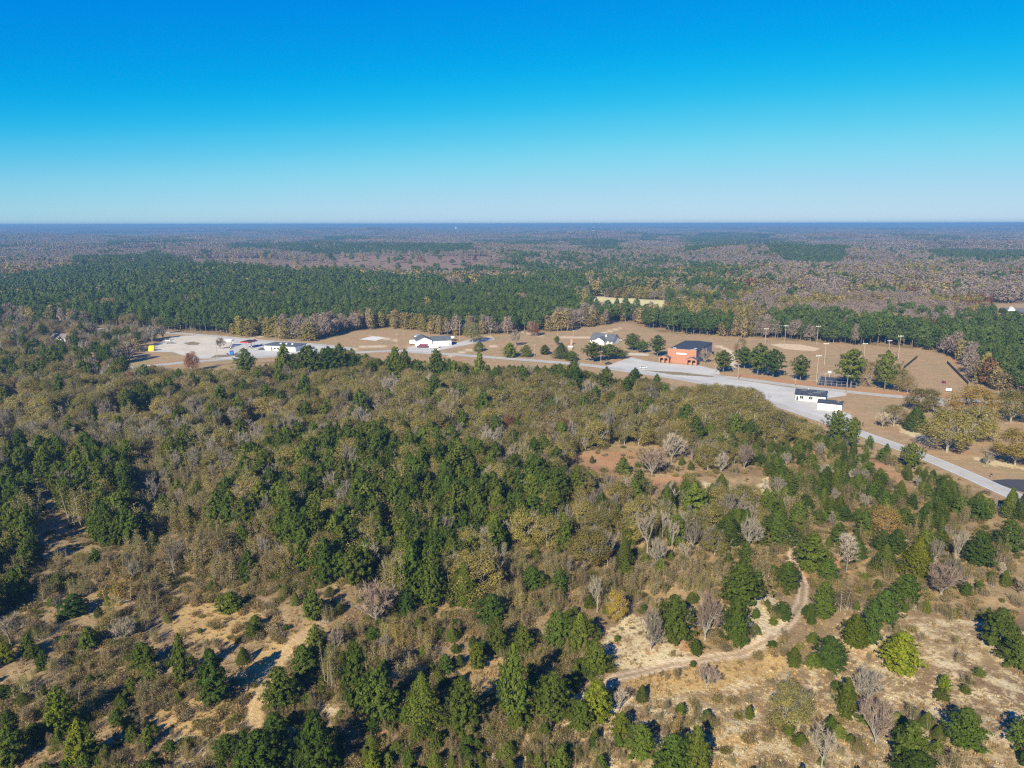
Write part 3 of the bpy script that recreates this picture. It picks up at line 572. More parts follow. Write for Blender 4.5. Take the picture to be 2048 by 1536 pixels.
HAND = """
pine 363 1269 1368 36 |narrow young pine just beyond the fuller pine at the golden grass edge
pine 427 1297 1406 60 |full dark green pine casting a long shadow over golden grass
pine 286 1282 1332 50 |squat green pine above the brushy lower-left slope, short of the two slim pines
pine 122 1368 1460 55 y|lime-tinged pine standing alone in brown brush at lower left
pine 165 1440 1530 52 y|pale green pine directly below the lime-tinged one at lower left
pine 65 1440 1478 42 |small rounded pine beside the lower-left corner brush
pine 22 1440 1520 55 d|dark pine cut by the picture's edge in the bottom left corner
pine 12 1287 1328 34 y|small yellow-green pine below the twin white dead trees
pine 85 1300 1338 30 d|small dark pine between the white dead trees and the brush
pine 453 1465 1510 52 |low dark pine at the bottom end of the golden grass strip
pine 145 1188 1230 52 d|dark bushy pine among grey twigs on the left slope
pine 458 1183 1221 52 |spreading low green pine on the bare brown clearing
bare_tall 20 1232 1296 44 w|white leaning dead tree at the left edge, the outer of twins
bare_pole 38 1226 1287 34 w|white forked dead tree, the inner of the twins at left edge
bare_round 247 1232 1276 50 w|silvery twiggy bare tree low on the left slope
sapling 228 1128 1206 60 o|clump of olive-gold saplings above the silvery twiggy bare tree
pine 624 1183 1243 42 |bright edge pine at the tip of the brown brush clearing
bare_round 752 1155 1246 84 p|large round grey-brown bare tree below the dense pine grove
pine 812 1180 1228 36 d|dark pine behind the big round bare tree's right side
cedar 928 1122 1208 60 |big olive-green cedar with a solid skirt at the grove's lower edge
pine 981 1184 1241 60 d|dark rounded pine right below the big olive-green cedar
pine 992 1229 1306 38 |slender pine between the rounded pine and the tall double-crowned one
pine 953 1284 1336 34 y|small yellow-footed pine left of the slender pine
pine 890 1308 1349 30 d|small dark pine in front of its own black shadow near slope centre
pine 910 1286 1304 18 |tiny pine shrub alone in tan grass near slope centre
sapling 804 1231 1292 38 o|yellow-olive sapling with a gold crown below the round bare tree
sapling 848 1250 1315 42 |pale olive sapling beside a thin white stem
sapling_tan 820 1308 1372 62 |tan twiggy sapling clump behind the triangular yellow-green pine
sapling_tan 762 1278 1332 52 |brown twiggy sapling clump left of the thin white stem
pine 606 1288 1342 46 |mid green pine beside the golden grass track's upper bend
pine 632 1248 1312 36 |thin pointed pine above the pine at the track's bend
bare_round 672 1250 1302 34 w|small silver bare tree among olive saplings at slope centre-left
sapling 663 1280 1372 50 |tall olive saplings right of the thin pointed pine
pine 559 1330 1412 62 g|grey-green pine standing on the right side of the golden grass track
pine 712 1288 1426 58 |tallest foreground pine, narrow tip over a wide skirt
pine 757 1345 1456 74 |broad bright pine touching the tallest foreground pine
cedar 844 1360 1463 74 |triangular yellow-green conifer with a very full skirt at bottom centre-left
pine 925 1364 1476 68 g|grey-green broad pine with a thin dead white trunk before it
pine 634 1425 1560 84 |massive dark pine cut by the bottom edge, the taller one
pine 548 1425 1482 52 g|shaded pine top behind the massive pine at bottom edge
pine 528 1455 1550 104 |wide low pine mass at the bottom edge left of the massive pine
pine 745 1500 1552 38 y|yellowish small pine tip at bottom edge on pale ground
sapling_tan 622 1376 1420 38 |straw coloured bush just right of the grey-green track-side pine
pine 1022 1293 1440 60 |tall double-crowned pine at bottom centre with a black shadow
pine 1046 1248 1298 40 |short pine above and right of the double-crowned pine's tip
pine 1118 1216 1286 58 d|dark pine forming the left half of a wide pair on pine straw
pine 1160 1222 1292 52 |pine forming the right half of a wide pair on pine straw
oak 1232 1178 1243 44 o|orange-brown leafed oak above the pale sandy patch
bare_tall 1193 1152 1226 40 |grey bare tree in tan brush beside the orange-brown oak
pine 1345 1196 1282 72 |dense pine behind the rounded grey bare tree on clay
bare_round 1300 1222 1304 58 |rounded grey bare tree standing on a patch of red clay
bare_round 1408 1188 1288 62 p|purple-grey bare thicket tree between two pines above the track
bare_pole 1373 1222 1280 28 w|thin white dead tree against the dense pine
pine 1482 1130 1216 78 |large pine pair's upper crown left of the sandy bank
pine 1467 1200 1293 52 |pine at the dirt track's edge under the large upper crown
pine 1190 1278 1343 46 |upright pine beside the pale end of the dirt track
pine 1097 1346 1434 76 |full rounded pine right of the double-crowned tall one
pine 1190 1355 1436 66 y|rounded yellow-green pine below the pale end of the track
pine 1158 1400 1457 48 |lower lobe pine joined to the rounded yellow-green pine
bare_tall 1235 1372 1424 34 w|small silver bare tree on white speckled ground
pine 1240 1424 1478 40 y|small pine right below the small silver bare tree
pine 1279 1448 1515 54 |mid-sized pine left of the bottom-edge dark pair
pine 1344 1468 1548 72 |broad dark pine of the bottom-edge pair, the lower one
pine 1390 1456 1548 52 |taller dark pine of the bottom-edge pair
pine 1187 1472 1500 20 d|tiny dark pine shrub on pale ground near bottom centre
pine 1120 1484 1540 34 |narrow pine at bottom edge with a long grey shadow
pine 1200 1500 1537 26 |small bottom-edge pine beside a grey shadow blot
sapling 1345 1430 1473 38 o|rusty gold bush above the bottom-edge dark pair
bare_round 1412 1330 1376 52 p|low grey leafless bush south of the dirt track
pine 1575 1118 1171 48 |yellow-lit pine left of the dirt track's straight part
pine 1655 1106 1149 36 |small bright pine right of the track's upper end
pine 1648 1160 1231 46 |oval green pine standing right of the dirt track
pine 1562 1205 1241 34 d|round dark pine ball on the inside of the track's bend
pine 1618 1205 1233 22 |tiny pine tucked left of the oval green pine
pine 1621 1233 1249 16 |smallest pine shrub under the oval green pine
pine 1765 1180 1244 54 d|blue-green pine at the top of the trio above the bright round pine
pine 1738 1203 1288 42 d|dark middle pine of the trio above the bright round pine
pine 1705 1227 1290 50 y|yellow-green front pine of the trio
pine 1658 1265 1330 62 d|dark ball pine between the track and the trio
pine 1586 1290 1327 30 |small pine below the track's bend
pine 1800 1262 1338 76 b|bright lime round tree standing alone on pale ground
pine 1805 1148 1201 56 |green pine with a flared skirt above the blue-green one
pine 1995 1230 1303 72 d|large dark pine near the right edge above pine straw
pine 2033 1280 1342 60 |fuller green pine at the right edge beneath the large dark one
pine 1886 1352 1384 26 b|tiny lime shrub tree on pale sand at lower right
pine 1690 1348 1426 42 |leaning green pine beside the grey bare trees at lower right
pine 1815 1448 1532 76 |dark pine with a shaded hollow at the bottom right
pine 1927 1428 1503 68 |pointed pine standing alone at lower right
pine 1830 1515 1575 74 d|pine tip cut by the bottom edge beneath the shaded one
pine 2046 1440 1512 54 d|half-visible dark pine at the lower right edge
oak 1578 1358 1456 84 k|wide olive bushy oak half grey with twigs at lower right
bare_round 1750 1385 1482 84 p|pinkish-grey leafless tree with visible fork at lower right
bare_round 1735 1322 1396 74 |grey leafless tree above the forked pinkish one
bare_tall 1640 1452 1548 64 |pale tall leafless tree near the bottom right edge
sapling_tan 1900 1490 1548 54 |brown brushy sapling beneath the pointed lone pine
sapling_tan 1692 1158 1216 58 |grey-tan sapling thicket right of the oval green pine
bare_round 1880 1130 1192 92 p|spreading purple-grey leafless thicket on the right slope
bare_pole 2000 1130 1168 20 w|slim white stemmed tree in the right-hand thicket
bare_pole 2043 1145 1208 24 w|slim white stemmed tree on the right edge
cedar 1441 944 994 38 |round olive cedar on the white sandy clearing
pine 1385 970 1042 58 |tall dark pine below the red clay clearing
bare_tall 1293 1016 1108 54 w|tall pale vase-shaped bare tree with a bright forked trunk
bare_tall 1342 1038 1105 28 w|slim white forked bare tree right of the vase-shaped one
bare_round 1248 954 1001 38 w|white fan-shaped bare tree below the red clay clearing
bare_round 1342 862 921 62 w|wide silver bare tree at the upper rim of the clay clearing
bare_round 1303 894 953 62 p|wide brown-grey bare tree beside the clay clearing
bare_tall 1472 792 827 34 w|white vase-shaped bare tree in olive woods near the main road
russet 1127 834 881 36 |rust-red oak in olive woods left of the clay clearing
russet 1336 818 859 30 |rust-red oak above the wide silver bare tree
bare_tall 1368 1084 1129 32 w|small whitish bare tree below the slim white forked one
bare_round 1487 888 942 44 p|purple-grey fan-shaped bare tree above the sandy clearing
pine 1246 918 953 28 |small pine standing in the red clay clearing
pine 1340 960 993 28 d|pointed small pine at the lower clay clearing
pine_edge 1110 894 957 32 d|dark upright pine at the clearing's left side with a shadow
cedar 1453 1035 1097 60 d|dark dense conifer above the tan brush band
cedar 1552 1024 1087 76 d|big blue-green dome conifer above the dirt track's end
pine 1622 1058 1130 70 |wide green pine right of the track's upper end
bare_pole 1692 1052 1137 56 w|silver feathery bare tree between two green conifers
cedar 1769 1084 1137 46 |round olive-yellow cedar on the right slope
cedar 1833 1072 1152 62 y|tall lime-yellow cedar on the right slope
bare_tall 1908 1062 1144 36 w|white trunked bare tree right of the lime-yellow cedar
pine 1955 1072 1141 52 d|dark wide pine in the right-hand thicket
pine 2015 1043 1107 46 d|dark pine near the right edge below the road
tan 1765 1012 1074 62 o|brown-gold oak in the middle of the right slope
pine 1728 1026 1071 38 |green pine left of the brown-gold oak
pine_edge 1672 822 892 42 |tall roadside pine at the bend below the white building
pine_edge 1702 836 902 28 |narrow roadside pine right of the taller bend pine
pine 1737 872 901 15 d|spindly little pine silhouetted on the road edge
pine 1771 888 916 14 d|second spindly pine silhouetted on the road, nearer
pine_edge 1820 888 942 38 |round-topped pine crossing the road's near edge
cedar 2018 976 1037 36 |pointed conifer below the road at the right edge
cedar 2041 985 1046 26 |slimmer pointed conifer beside the yellow sign
oak 1893 815 906 98 |great olive-brown oak nearest the road on its far side
oak 1953 812 882 82 |olive oak behind the great roadside oak
oak 1940 770 850 92 o|golden olive oak at the top of the right oak group
oak 2020 778 846 74 |olive oak at the right edge, farthest of its group
oak 2028 858 932 84 o|low spreading gold-brown oak at the right edge
oak 1846 777 823 74 |dark olive oak overhanging the upper road's end
cedar 1830 814 862 48 d|dark evergreen between the oaks right of the store
tan 1786 810 853 58 |thin-leaved tan oak on the dry lawn right of the store
bare_round 1764 825 856 34 w|low grey leafless tree on the dry lawn
bare_round 1971 905 931 26 w|tiny grey leafless tree on the sandy verge under the oaks
russet 1066 640 672 24 |bright orange-brown round tree at the far wood's edge
cedar 958 682 702 24 |clipped round green tree alone on the fire station lawn
oak 945 642 685 38 d|dark leafy tree behind the round green lawn tree
bare_round 1031 660 692 26 w|dead white tree beside the lane
pine 1020 686 714 32 |bushy evergreen clump under the dead white tree
pine 1052 690 714 22 |smaller evergreen clump near the dead white tree
pine 1089 690 709 22 |low evergreen between the lane and main road
cedar 1122 686 717 30 d|dark blue-green bush tree beside the small white shed
pine_edge 1113 672 690 12 |thin pointed tree behind the dark blue-green bush tree
pine 1143 702 722 24 |scrubby evergreen in front of the white shed
pine_edge 1186 684 724 38 |big spreading pine hiding the grey-roofed house front
pine_edge 1216 688 720 36 |spreading pine right of the house-hiding one
pine_edge 1240 700 718 28 d|low dark pine at the school lot's corner
pine_edge 1264 668 702 32 |pine left of the concrete path at the school
pine_edge 1284 682 706 26 |smaller pine behind the concrete path
pine_edge 1314 671 714 28 |upright pine next to the brick hall's left side
bare_round 1409 696 727 24 p|purple-brown leafless tree against the brick hall's shaded side
pine_edge 1446 702 746 36 |dark pine inside the curve of the pale lane
tan 1482 676 707 26 |light green thin tree beyond the pale lane's curve
pine_edge 1488 696 739 40 |pine left of the large blue-green pine cluster
pine_edge 1514 689 752 44 d|large blue-green pine, left of the cluster's two
pine_edge 1545 700 757 42 d|large blue-green pine, right of the cluster's two
pine_edge 1600 712 764 34 |slender pine with a visible trunk left of the black court
pine_edge 1701 700 777 58 |tallest pine right of the black court
tan 1738 722 774 40 |pale green thin tree between the tall court-side pines
pine_edge 1768 704 783 42 |tall pine with bare lower trunk in the ballpark row
oak 1796 736 784 46 |olive tree at the ballpark row's end
tan 1814 750 787 34 |pale twiggy tree last in the ballpark row
bare_round 440 672 697 22 p|brown leafless island tree on the gas station lot
pine 492 696 748 40 |pointed pine rising in front of the gas station lot
pine 570 688 760 38 |tall pine in front of the flat-roofed store
pine 618 690 764 60 |broad pine right of the flat-roofed store
pine 660 694 764 46 |dark pine next to the broad one by the road
pine 680 688 762 44 |round-headed pine at the roadside wood's top edge
pine 790 694 768 38 |dark pine below the fire station road
pine 810 700 770 30 |pine whose tip touches the fire station apron
pine 875 698 770 42 |pine in front of the fire station lawn
pine 960 704 776 30 |thin pointed pine rising over the road right of the lawn
pine 1145 722 786 46 |bright pine rising over the main road below the shed
pine 1210 736 800 40 |pine in front of the dark parked car
pine 1268 738 790 34 d|dark pine rising over the store lot's left end
pine 1312 750 800 24 d|small dark pine at the lot's near edge
russet 385 700 742 30 p|reddish bare tree before the gas station's grass
"""
HANDT = []
for ln in HAND.strip().split('\n'):
    a, lab = ln.split('|'); q = a.split(); HANDT.append((q[0], float(q[1]), float(q[2]), float(q[3]), float(q[4]), q[5] if len(q) > 5 else '', lab))
n_made = {}
def plant(kind, x, y, h, w, tint, label, group=None, vi=None, rz=None):
    nm, cat = NAMES[kind]; v = NEAR[kind]; tm, cm, jm = v[(vi if vi is not None else rnd.randrange(len(v))) % len(v)]
    z = float(terrain(x, y)); r = empty(nm, (x, y, z-0.05), rz if rz is not None else rnd.uniform(0, 6.28), label, cat, group, (w/6, w/6, h/10))
    for pn, me in (('trunk', tm), ('crown', cm)):
        o = bpy.data.objects.new(pn, me); link(o, r)
        tt = TINT[tint]; k = rnd.uniform(0.9, 1.1); o.color = (tt[0]*k, tt[1]*k, tt[2]*k, 1)
    return r
CREV = {'pine': 1.0, 'cedar': 1.05}
hand_xy = []
for kind, px, top, foot, wpx, tint, lab in HANDT:
    x, y = G(px, foot); h = max(1.0, height_for(y, top)); f = y*CP + EYE*SP; w = wpx*f/FOC*CREV.get(kind, 1.05)
    hand_xy.append((x, y, w/2)); n_made[NAMES[kind][0]] = n_made.get(NAMES[kind][0], 0) + 1
    plant(kind, x, y, h, w, tint, lab)
HXY = np.array(hand_xy)

# ------------------------------------------------------------------ woods: zones of the survey picture, later zones win
P_, E_, T_, C_, O_, A_, R_, BR, BT, BP, S_, ST = 'pine', 'pine_edge', 'pine_tall', 'cedar', 'oak', 'tan', 'russet', 'bare_round', 'bare_tall', 'bare_pole', 'sapling', 'sapling_tan'
ZONES = [
 # poly, spacing, {kind: weight}, (h0,h1), where
 ([(-400,760),(0,745),(250,760),(700,745),(1180,760),(1300,772),(1500,812),(1640,862),(1640,905),(1500,905),(1300,900),(1150,905),(1000,905),(850,885),(500,855),(-400,860)], 7.4, {O_:.50,A_:.14,BR:.07,BT:.04,P_:.09,E_:.09,R_:.015}, (9,14), 'in the olive woods below the main road'),
 ([(470,740),(700,737),(900,748),(1180,768),(1290,785),(1250,806),(1000,782),(700,768),(470,765)], 6.0, {P_:.45,E_:.25,O_:.2,BR:.1}, (11,18), 'in the pine strip along the near side of the road'),
 ([(-400,700),(0,690),(255,735),(250,770),(-400,800)], 7.0, {P_:.42,E_:.2,O_:.15,BR:.15,A_:.08}, (9,13), 'in the green woods of the far left slope'),
 ([(1380,800),(1500,812),(1600,850),(1610,890),(1450,890),(1330,860)], 6.6, {O_:.8,A_:.1,S_:.1}, (10,14), 'in the golden olive wood beside the road bend'),
 ([(-400,850),(500,850),(850,880),(1000,895),(1000,945),(850,930),(700,915),(500,935),(480,975),(300,945),(-400,960)], 5.5, {BT:.22,BP:.14,BR:.06,O_:.24,P_:.14,S_:.22}, (8,11.5), 'in the bare-tree band above the pine grove'),
 ([(250,935),(490,960),(450,1060),(560,1105),(640,1170),(480,1165),(250,1140)], 4.6, {S_:.22,ST:.44,BT:.12,P_:.08,A_:.14}, (6,9.5), 'in the olive sapling thicket left of the pine grove'),
 ([(480,925),(560,905),(700,892),(860,905),(1000,930),(1110,905),(1130,1000),(1190,1080),(1190,1120),(1010,1100),(965,1190),(880,1225),(780,1195),(700,1200),(600,1150),(560,1100),(430,1060),(480,985)], 4.6, {P_:.42,E_:.30,BT:.06,O_:.12,S_:.10}, (8.5,13), 'in the dark pine grove across the slope'),
 ([(60,925),(255,930),(268,1050),(272,1105),(190,1110),(110,1010)], 4.4, {P_:.6,E_:.25,BT:.07,S_:.08}, (8,12), 'in the left pine grove'),
 ([(-400,880),(30,900),(70,960),(60,1060),(-400,1060)], 5.5, {P_:.45,E_:.2,BR:.15,S_:.2}, (8,12), 'at the left edge above the dark shadows'),
 ([(-400,1060),(70,1060),(100,1150),(60,1240),(-400,1260)], 5.0, {P_:.5,E_:.2,S_:.3}, (7,11), 'in the dark pine clump at the left edge'),
 ([(70,1110),(260,1140),(330,1150),(300,1250),(130,1270),(60,1240)], 6.0, {S_:.25,ST:.52,P_:.08,BR:.15}, (4.5,7.5), 'in the brush on the left slope'),
 ([(-300,1260),(130,1275),(290,1290),(330,1400),(200,1440),(-300,1500)], 7.0, {ST:.5,S_:.28,P_:.10,BR:.12}, (3.5,6), 'in the brown brush at lower left'),
 ([(1000,900),(1140,975),(1500,975),(1560,1000),(1640,1090),(1500,1130),(1400,1140),(1180,1150),(1130,1080),(1100,960)], 5.2, {P_:.26,BT:.14,BR:.08,O_:.20,S_:.22,C_:.05,BP:.05}, (6.5,10.5), 'in the mixed wood below the red clay clearing'),
 ([(1370,895),(1500,898),(1560,905),(1530,950),(1400,958),(1385,940)], 5.5, {O_:.3,S_:.3,P_:.15,BR:.15,BT:.1}, (6,10), 'in the mixed trees above the sandy clearing'),
 ([(990,885),(1140,900),(1128,950),(1110,975),(1000,960)], 5.6, {O_:.3,S_:.2,P_:.2,BR:.15,BT:.15}, (8,11), 'in the mixed trees left of the red clay clearing'),
 ([(1480,905),(1640,885),(1720,905),(1900,962),(2000,1030),(1900,1070),(1700,1070),(1600,1050),(1540,1010),(1470,950)], 3.9, {P_:.55,S_:.2,BR:.06,C_:.07,ST:.12}, (3.5,6.5), 'in the young pines below the road on the right'),
 ([(1600,1050),(1900,1070),(2200,1100),(2200,1230),(1900,1180),(1700,1150),(1620,1130)], 6.2, {S_:.3,ST:.25,BR:.16,P_:.16,BP:.08,C_:.05}, (4,7.5), 'in the thicket on the right slope'),
 ([(960,1110),(1200,1150),(1480,1125),(1560,1100),(1560,1140),(1490,1185),(1300,1195),(1200,1240),(1000,1215)], 4.2, {ST:.62,S_:.26,BP:.05,P_:.07}, (3.5,6), 'in the tan brush band across the slope'),
 ([(640,1240),(800,1250),(900,1260),(900,1330),(700,1330),(640,1300)], 5.0, {ST:.5,S_:.4,BR:.1}, (3.5,6), 'in the twiggy brush under the round bare tree'),
 ([(960,1230),(1080,1230),(1040,1300),(960,1290)], 6, {ST:.6,S_:.4}, (3,4.5), 'in the grass near the slope centre'),
 # left settlement woods
 ([(-400,640),(330,655),(345,668),(262,706),(255,735),(0,692),(-400,702)], 8.5, {BR:.45,T_:.2,E_:.12,A_:.23}, (9,14), 'around the half-hidden house at far left'),
]
OPEN = [[(1140,908),(1275,900),(1262,958),(1375,945),(1375,990),(1255,985),(1180,975),(1130,950)], [(1405,955),(1530,948),(1550,1000),(1440,1022),(1400,990)], [(370,885),(470,856),(560,838),(540,870),(420,898)], [(255,832),(305,820),(310,862),(258,858)], [(0,795),(130,806),(135,820),(0,822)],
        [(95,668),(150,668),(150,700),(90,700)], [(1735,922),(1775,930),(1840,985),(1800,990),(1745,950)], [(280,1070),(330,1060),(400,1090),(280,1110)], [(60,1055),(150,1045),(200,1070),(120,1110),(70,1085)], [(180,662),(330,668),(330,676),(180,672)]]
# how high the near woods rise in front of the road, seen in the survey
SKYL = np.array([(-400,700),(240,742),(300,722),(350,734),(470,734),(540,724),(600,702),(640,694),(700,696),(760,716),(800,708),(850,722),(900,716),(950,728),(1050,730),(1100,730),(1140,726),(1180,742),(1230,757),(1270,748),(1310,759),(1350,768),(1450,764),(1500,774),(1550,815),(1600,836),(1650,850),(1700,868),(1800,915),(1900,955),(2100,1060)]).T
ROADSIDE = ('main road', 'side of the road', 'road bend', 'road on the right')
TR = []   # kind, x, y, h, w, where
for zi, (poly, sp, mix, (h0, h1), where) in enumerate(ZONES):
    A = np.array(gp(poly)); x0, y0 = A.min(0); x1, y1 = A.max(0); X, Y = np.meshgrid(np.arange(x0, x1, sp), np.arange(y0, y1, sp)); X = X.ravel() + rng.uniform(-.48, .48, X.size)*sp; Y = Y.ravel() + rng.uniform(-.48, .48, Y.size)*sp
    ok = inpoly(X, Y, gp(poly))
    for zj in range(zi+1, len(ZONES)): ok &= ~inpoly(X, Y, gp(ZONES[zj][0]))
    for p in OPEN: ok &= ~inpoly(X, Y, gp(p))
    for p in LOTS.values(): ok &= ~inpoly(X, Y, gp(p))
    for l in ROADS: ok &= seg_dist(X, Y, l, False) > 9
    ok &= rng.uniform(0, 1, X.size) > 0.08
    ok &= ~((np.hypot(X, Y) > 800) | (np.abs(np.degrees(np.arctan2(X, Y))) > 48))
    X, Y = X[ok], Y[ok]
    if len(HXY):
        dm = np.hypot(X[:, None]-HXY[None, :, 0], Y[:, None]-HXY[None, :, 1]) - HXY[None, :, 2]*1.0; k = dm.min(1) > 0.9; X, Y = X[k], Y[k]
    ks = list(mix); pr = np.array([mix[k] for k in ks]); pr = pr/pr.sum(); bias = waves(X, Y, 60, 5)
    for x, y, b in zip(X, Y, bias):
        kk = ks[int(rng.choice(len(ks), p=pr))]
        h = rng.uniform(h0, h1)*(1+0.08*b)
        asp = {'pine': .55, 'pine_edge': .48, 'pine_tall': .42, 'cedar': .6, 'oak': .98, 'tan': .92, 'russet': .7, 'bare_round': .75, 'bare_tall': .5, 'bare_pole': .4, 'sapling': .85, 'sapling_tan': .9}[kk]*rng.uniform(.85, 1.15)
        if kk == 'pine' and h < 7.5: asp *= 1.3
        if kk.startswith('pine') and h > 10 : h *= 1.05
        tp = float(np.interp(project(x, y)[0], SKYL[0], SKYL[1])); hm = height_for(y, tp)
        if where.endswith(ROADSIDE) and h > hm:
            if hm < 2.5: continue
            h = hm*rng.uniform(.8, 1.0)
        TR.append((kk, x, y, h, h*asp, where, math.hypot(x, y)))
px, py = project(np.array([q[1] for q in TR]), np.array([q[2] for q in TR])); rest = {}
order = sorted(range(len(TR)), key=lambda i: -TR[i][3]/TR[i][6])
ADJ = {'pine': 'full-skirted green pine', 'pine_edge': 'open-branched green pine', 'pine_tall': 'thin-crowned pine', 'cedar': 'dense conical cedar', 'oak': 'olive-leafed domed oak', 'tan': 'tan-leafed domed oak', 'russet': 'russet-leafed oak', 'bare_round': 'wide leafless tree', 'bare_tall': 'narrow leafless tree', 'bare_pole': 'pole-thin leafless tree', 'sapling': 'olive sapling', 'sapling_tan': 'tan sapling'}
zbox = {}
for q, a_, b_ in zip(TR, px, py):
    z = zbox.setdefault(q[5], [1e9, -1e9, 1e9, -1e9]); z[0] = min(z[0], max(a_, 0)); z[1] = max(z[1], min(a_, 2048)); z[2] = min(z[2], b_); z[3] = max(z[3], min(b_, 1536))
chosen = []; cells = {}
for i in order:
    k, x, y, h, w, where, d = TR[i]; nm = NAMES[k][0]
    if -60 < px[i] < 2108 and py[i] < 1600 and n_made.get(nm, 0) < 300:
        n_made[nm] = n_made.get(nm, 0) + 1; z = zbox[where]; u = (px[i]-z[0])/(z[1]-z[0]+1); v = (py[i]-z[2])/(z[3]-z[2]+1)
        part = (('far ', 'mid', 'near ')[min(2, max(0, int(v*3)))] + ('left', 'centre', 'right')[min(2, max(0, int(u*3)))]).replace('midleft', 'middle left').replace('midcentre', 'middle').replace('midright', 'middle right')
        cells.setdefault((k, where, part), []).append(i); chosen.append(i)
    else: rest.setdefault(nm, []).append((k, x, y, h, w))
for (k, where, part), L in cells.items():
    L.sort(key=lambda i: -TR[i][3])
    for n_, i in enumerate(L):
        _, x, y, h, w, _, d = TR[i]
        sz = '' if len(L) == 1 else 'tallest ' if n_ == 0 else 'shortest ' if n_ == len(L)-1 else 'mid-height '
        if len(L) > 3 and 0 < n_ < len(L)-1: sz = 'taller ' if n_ < len(L)/2 else 'shorter '
        lab = sz + ADJ[k] + ' at the ' + part + ' ' + where.replace('in the ', 'of the ', 1)
        ww = lab.split()
        if len(ww) > 15: lab = lab.replace(' at the ', ', ')
        if len(lab.split()) > 16: lab = lab.replace('full-skirted ', '').replace('open-branched ', 'airy ')
        if len(lab.replace('-', '-').split()) > 15: lab = lab[len(sz):]
        while len(lab.replace(',', '').split()) > 16: lab = lab.replace(' of the ', ', ', 1) if ' of the ' in lab else ' '.join(lab.split()[1:])
        plant(k, x, y, h, w, '', lab, ADJ[k] + 's ' + where if len(L) > 1 else None)
print('near trees', len(TR), n_made, {k: len(v) for k, v in rest.items()})
for nm, L in rest.items():
    meshes = []; base = {}
    for k in sorted({q[0] for q in L}): base[k] = len(meshes); meshes += [v[2] for v in NEAR[k]]
    X = np.array([q[1] for q in L]); Y = np.array([q[2] for q in L]); H = np.array([q[3] for q in L]); Wd = np.array([q[4] for q in L])
    scatter(nm.replace('_tree', '')+'_woods', 'remaining %ss too small to pick out in the near woods' % nm.replace('_', ' '), meshes, np.stack([X, Y, terrain(X, Y)-0.05], 1), np.stack([Wd/6, Wd/6, H/10], 1), [base[q[0]] + int(rng.integers(0, len(NEAR[q[0]]))) for q in L])

# ------------------------------------------------------------------ undergrowth
LOWP = [v[2] for v in NEAR['pine'][:3]] + [v[2] for v in NEAR['cedar']] + [v[2] for v in NEAR['sapling']] + [v[2] for v in NEAR['sapling_tan']] + [v[2] for v in NEAR['sapling_tan']]
def cover(name, label, meshes, n, yr, spread, test, s0, s1, fat=1.0):
    """n plants, evenly over the picture's view of the slope"""
    u = rng.uniform(0, 1, n*3); d = 1/np.sqrt((1-u)/yr[0]**2 + u/yr[1]**2) if spread == 'view' else np.sqrt(yr[0]**2 + u*(yr[1]**2-yr[0]**2)); a = rng.uniform(-0.72, 0.72, n*3); X = d*np.sin(a); Y = d*np.cos(a)
    qx, qy = project(X, Y); ok = test(X, Y, qx, qy)
    for l in ROADS: ok &= seg_dist(X, Y, l, False) > 6.5
    for l in TRACK: ok &= seg_dist(X, Y, l, False) > 1.7
    for p in LOTS.values(): ok &= ~inpoly(X, Y, gp(p))
    X, Y = X[ok][:n], Y[ok][:n]; s = rng.uniform(s0, s1, len(X)); sv = np.stack([fat*s*rng.uniform(.8, 1.3, len(X)), fat*s*rng.uniform(.8, 1.3, len(X)), s*rng.uniform(.7, 1.2, len(X))], 1)
    return scatter(name, label, meshes, np.stack([X, Y, terrain(X, Y)-0.03], 1), sv)
inz = lambda X, Y, polys: np.any([inpoly(X, Y, gp(p[0] if isinstance(p, tuple) else p)) for p in polys], axis=0)
slope = lambda X, Y: ~inpoly(X, Y, gp(FIELD)) & ~(inz(X, Y, OPEN) & (rng.uniform(0, 1, X.size) < .65))
M['brush2'] = foliage('olive_brush', (0.12,0.12,0.032), (0.15,0.13,0.036), 0.5, 0.2); M['brush3'] = foliage('grey_brush', (0.23,0.18,0.11), (0.18,0.14,0.08), 0.4, 0.1)
bk = [tri_mesh('brush', gen_brush(s, 260, m)) for s, m in ((1,'brush'),(2,'brush'),(3,'brush2'),(4,'brush3'))]
patch = lambda X, Y, L, k, th: waves(X, Y, L, k) > th
cover('undergrowth', 'knee to head high dry brush covering the slope', bk, 17500, (85, 430), 'view', lambda X, Y, qx, qy: slope(X, Y) & ~(inz(X, Y, SAND) & (rng.uniform(0, 1, X.size) < .85)) & ~(inz(X, Y, GOLD) & (rng.uniform(0, 1, X.size) < .8)) & ((patch(X, Y, 34, 6, -0.05) | (qy < 1180)) & ((qx < 1150) | (qy < 1200) | (rng.uniform(0, 1, X.size) < .25))), 0.5, 1.25)
tf = [tri_mesh('tuft', gen_tuft(s, m)) for s, m in ((1,'gold'),(2,'gold'),(3,'brush'),(4,'gold'))]
cover('dry_grass', 'golden dry grass tufts over the open slope', tf, 26000, (80, 300), 'view', lambda X, Y, qx, qy: slope(X, Y) & ~(inz(X, Y, SAND) & (rng.uniform(0, 1, X.size) < .6)), 0.5, 1.1)
ct = [tri_mesh('pale_tuft', gen_tuft(s, m, 20, 0.45)) for s, m in ((5,'cream'),(6,'cream'),(7,'gold'),(8,'brush3'))]
cover('bleached_grass', 'bleached whitish grass and lichen on the sandy ground', ct, 14000, (80, 260), 'view', lambda X, Y, qx, qy: inz(X, Y, SAND), 0.4, 0.9)

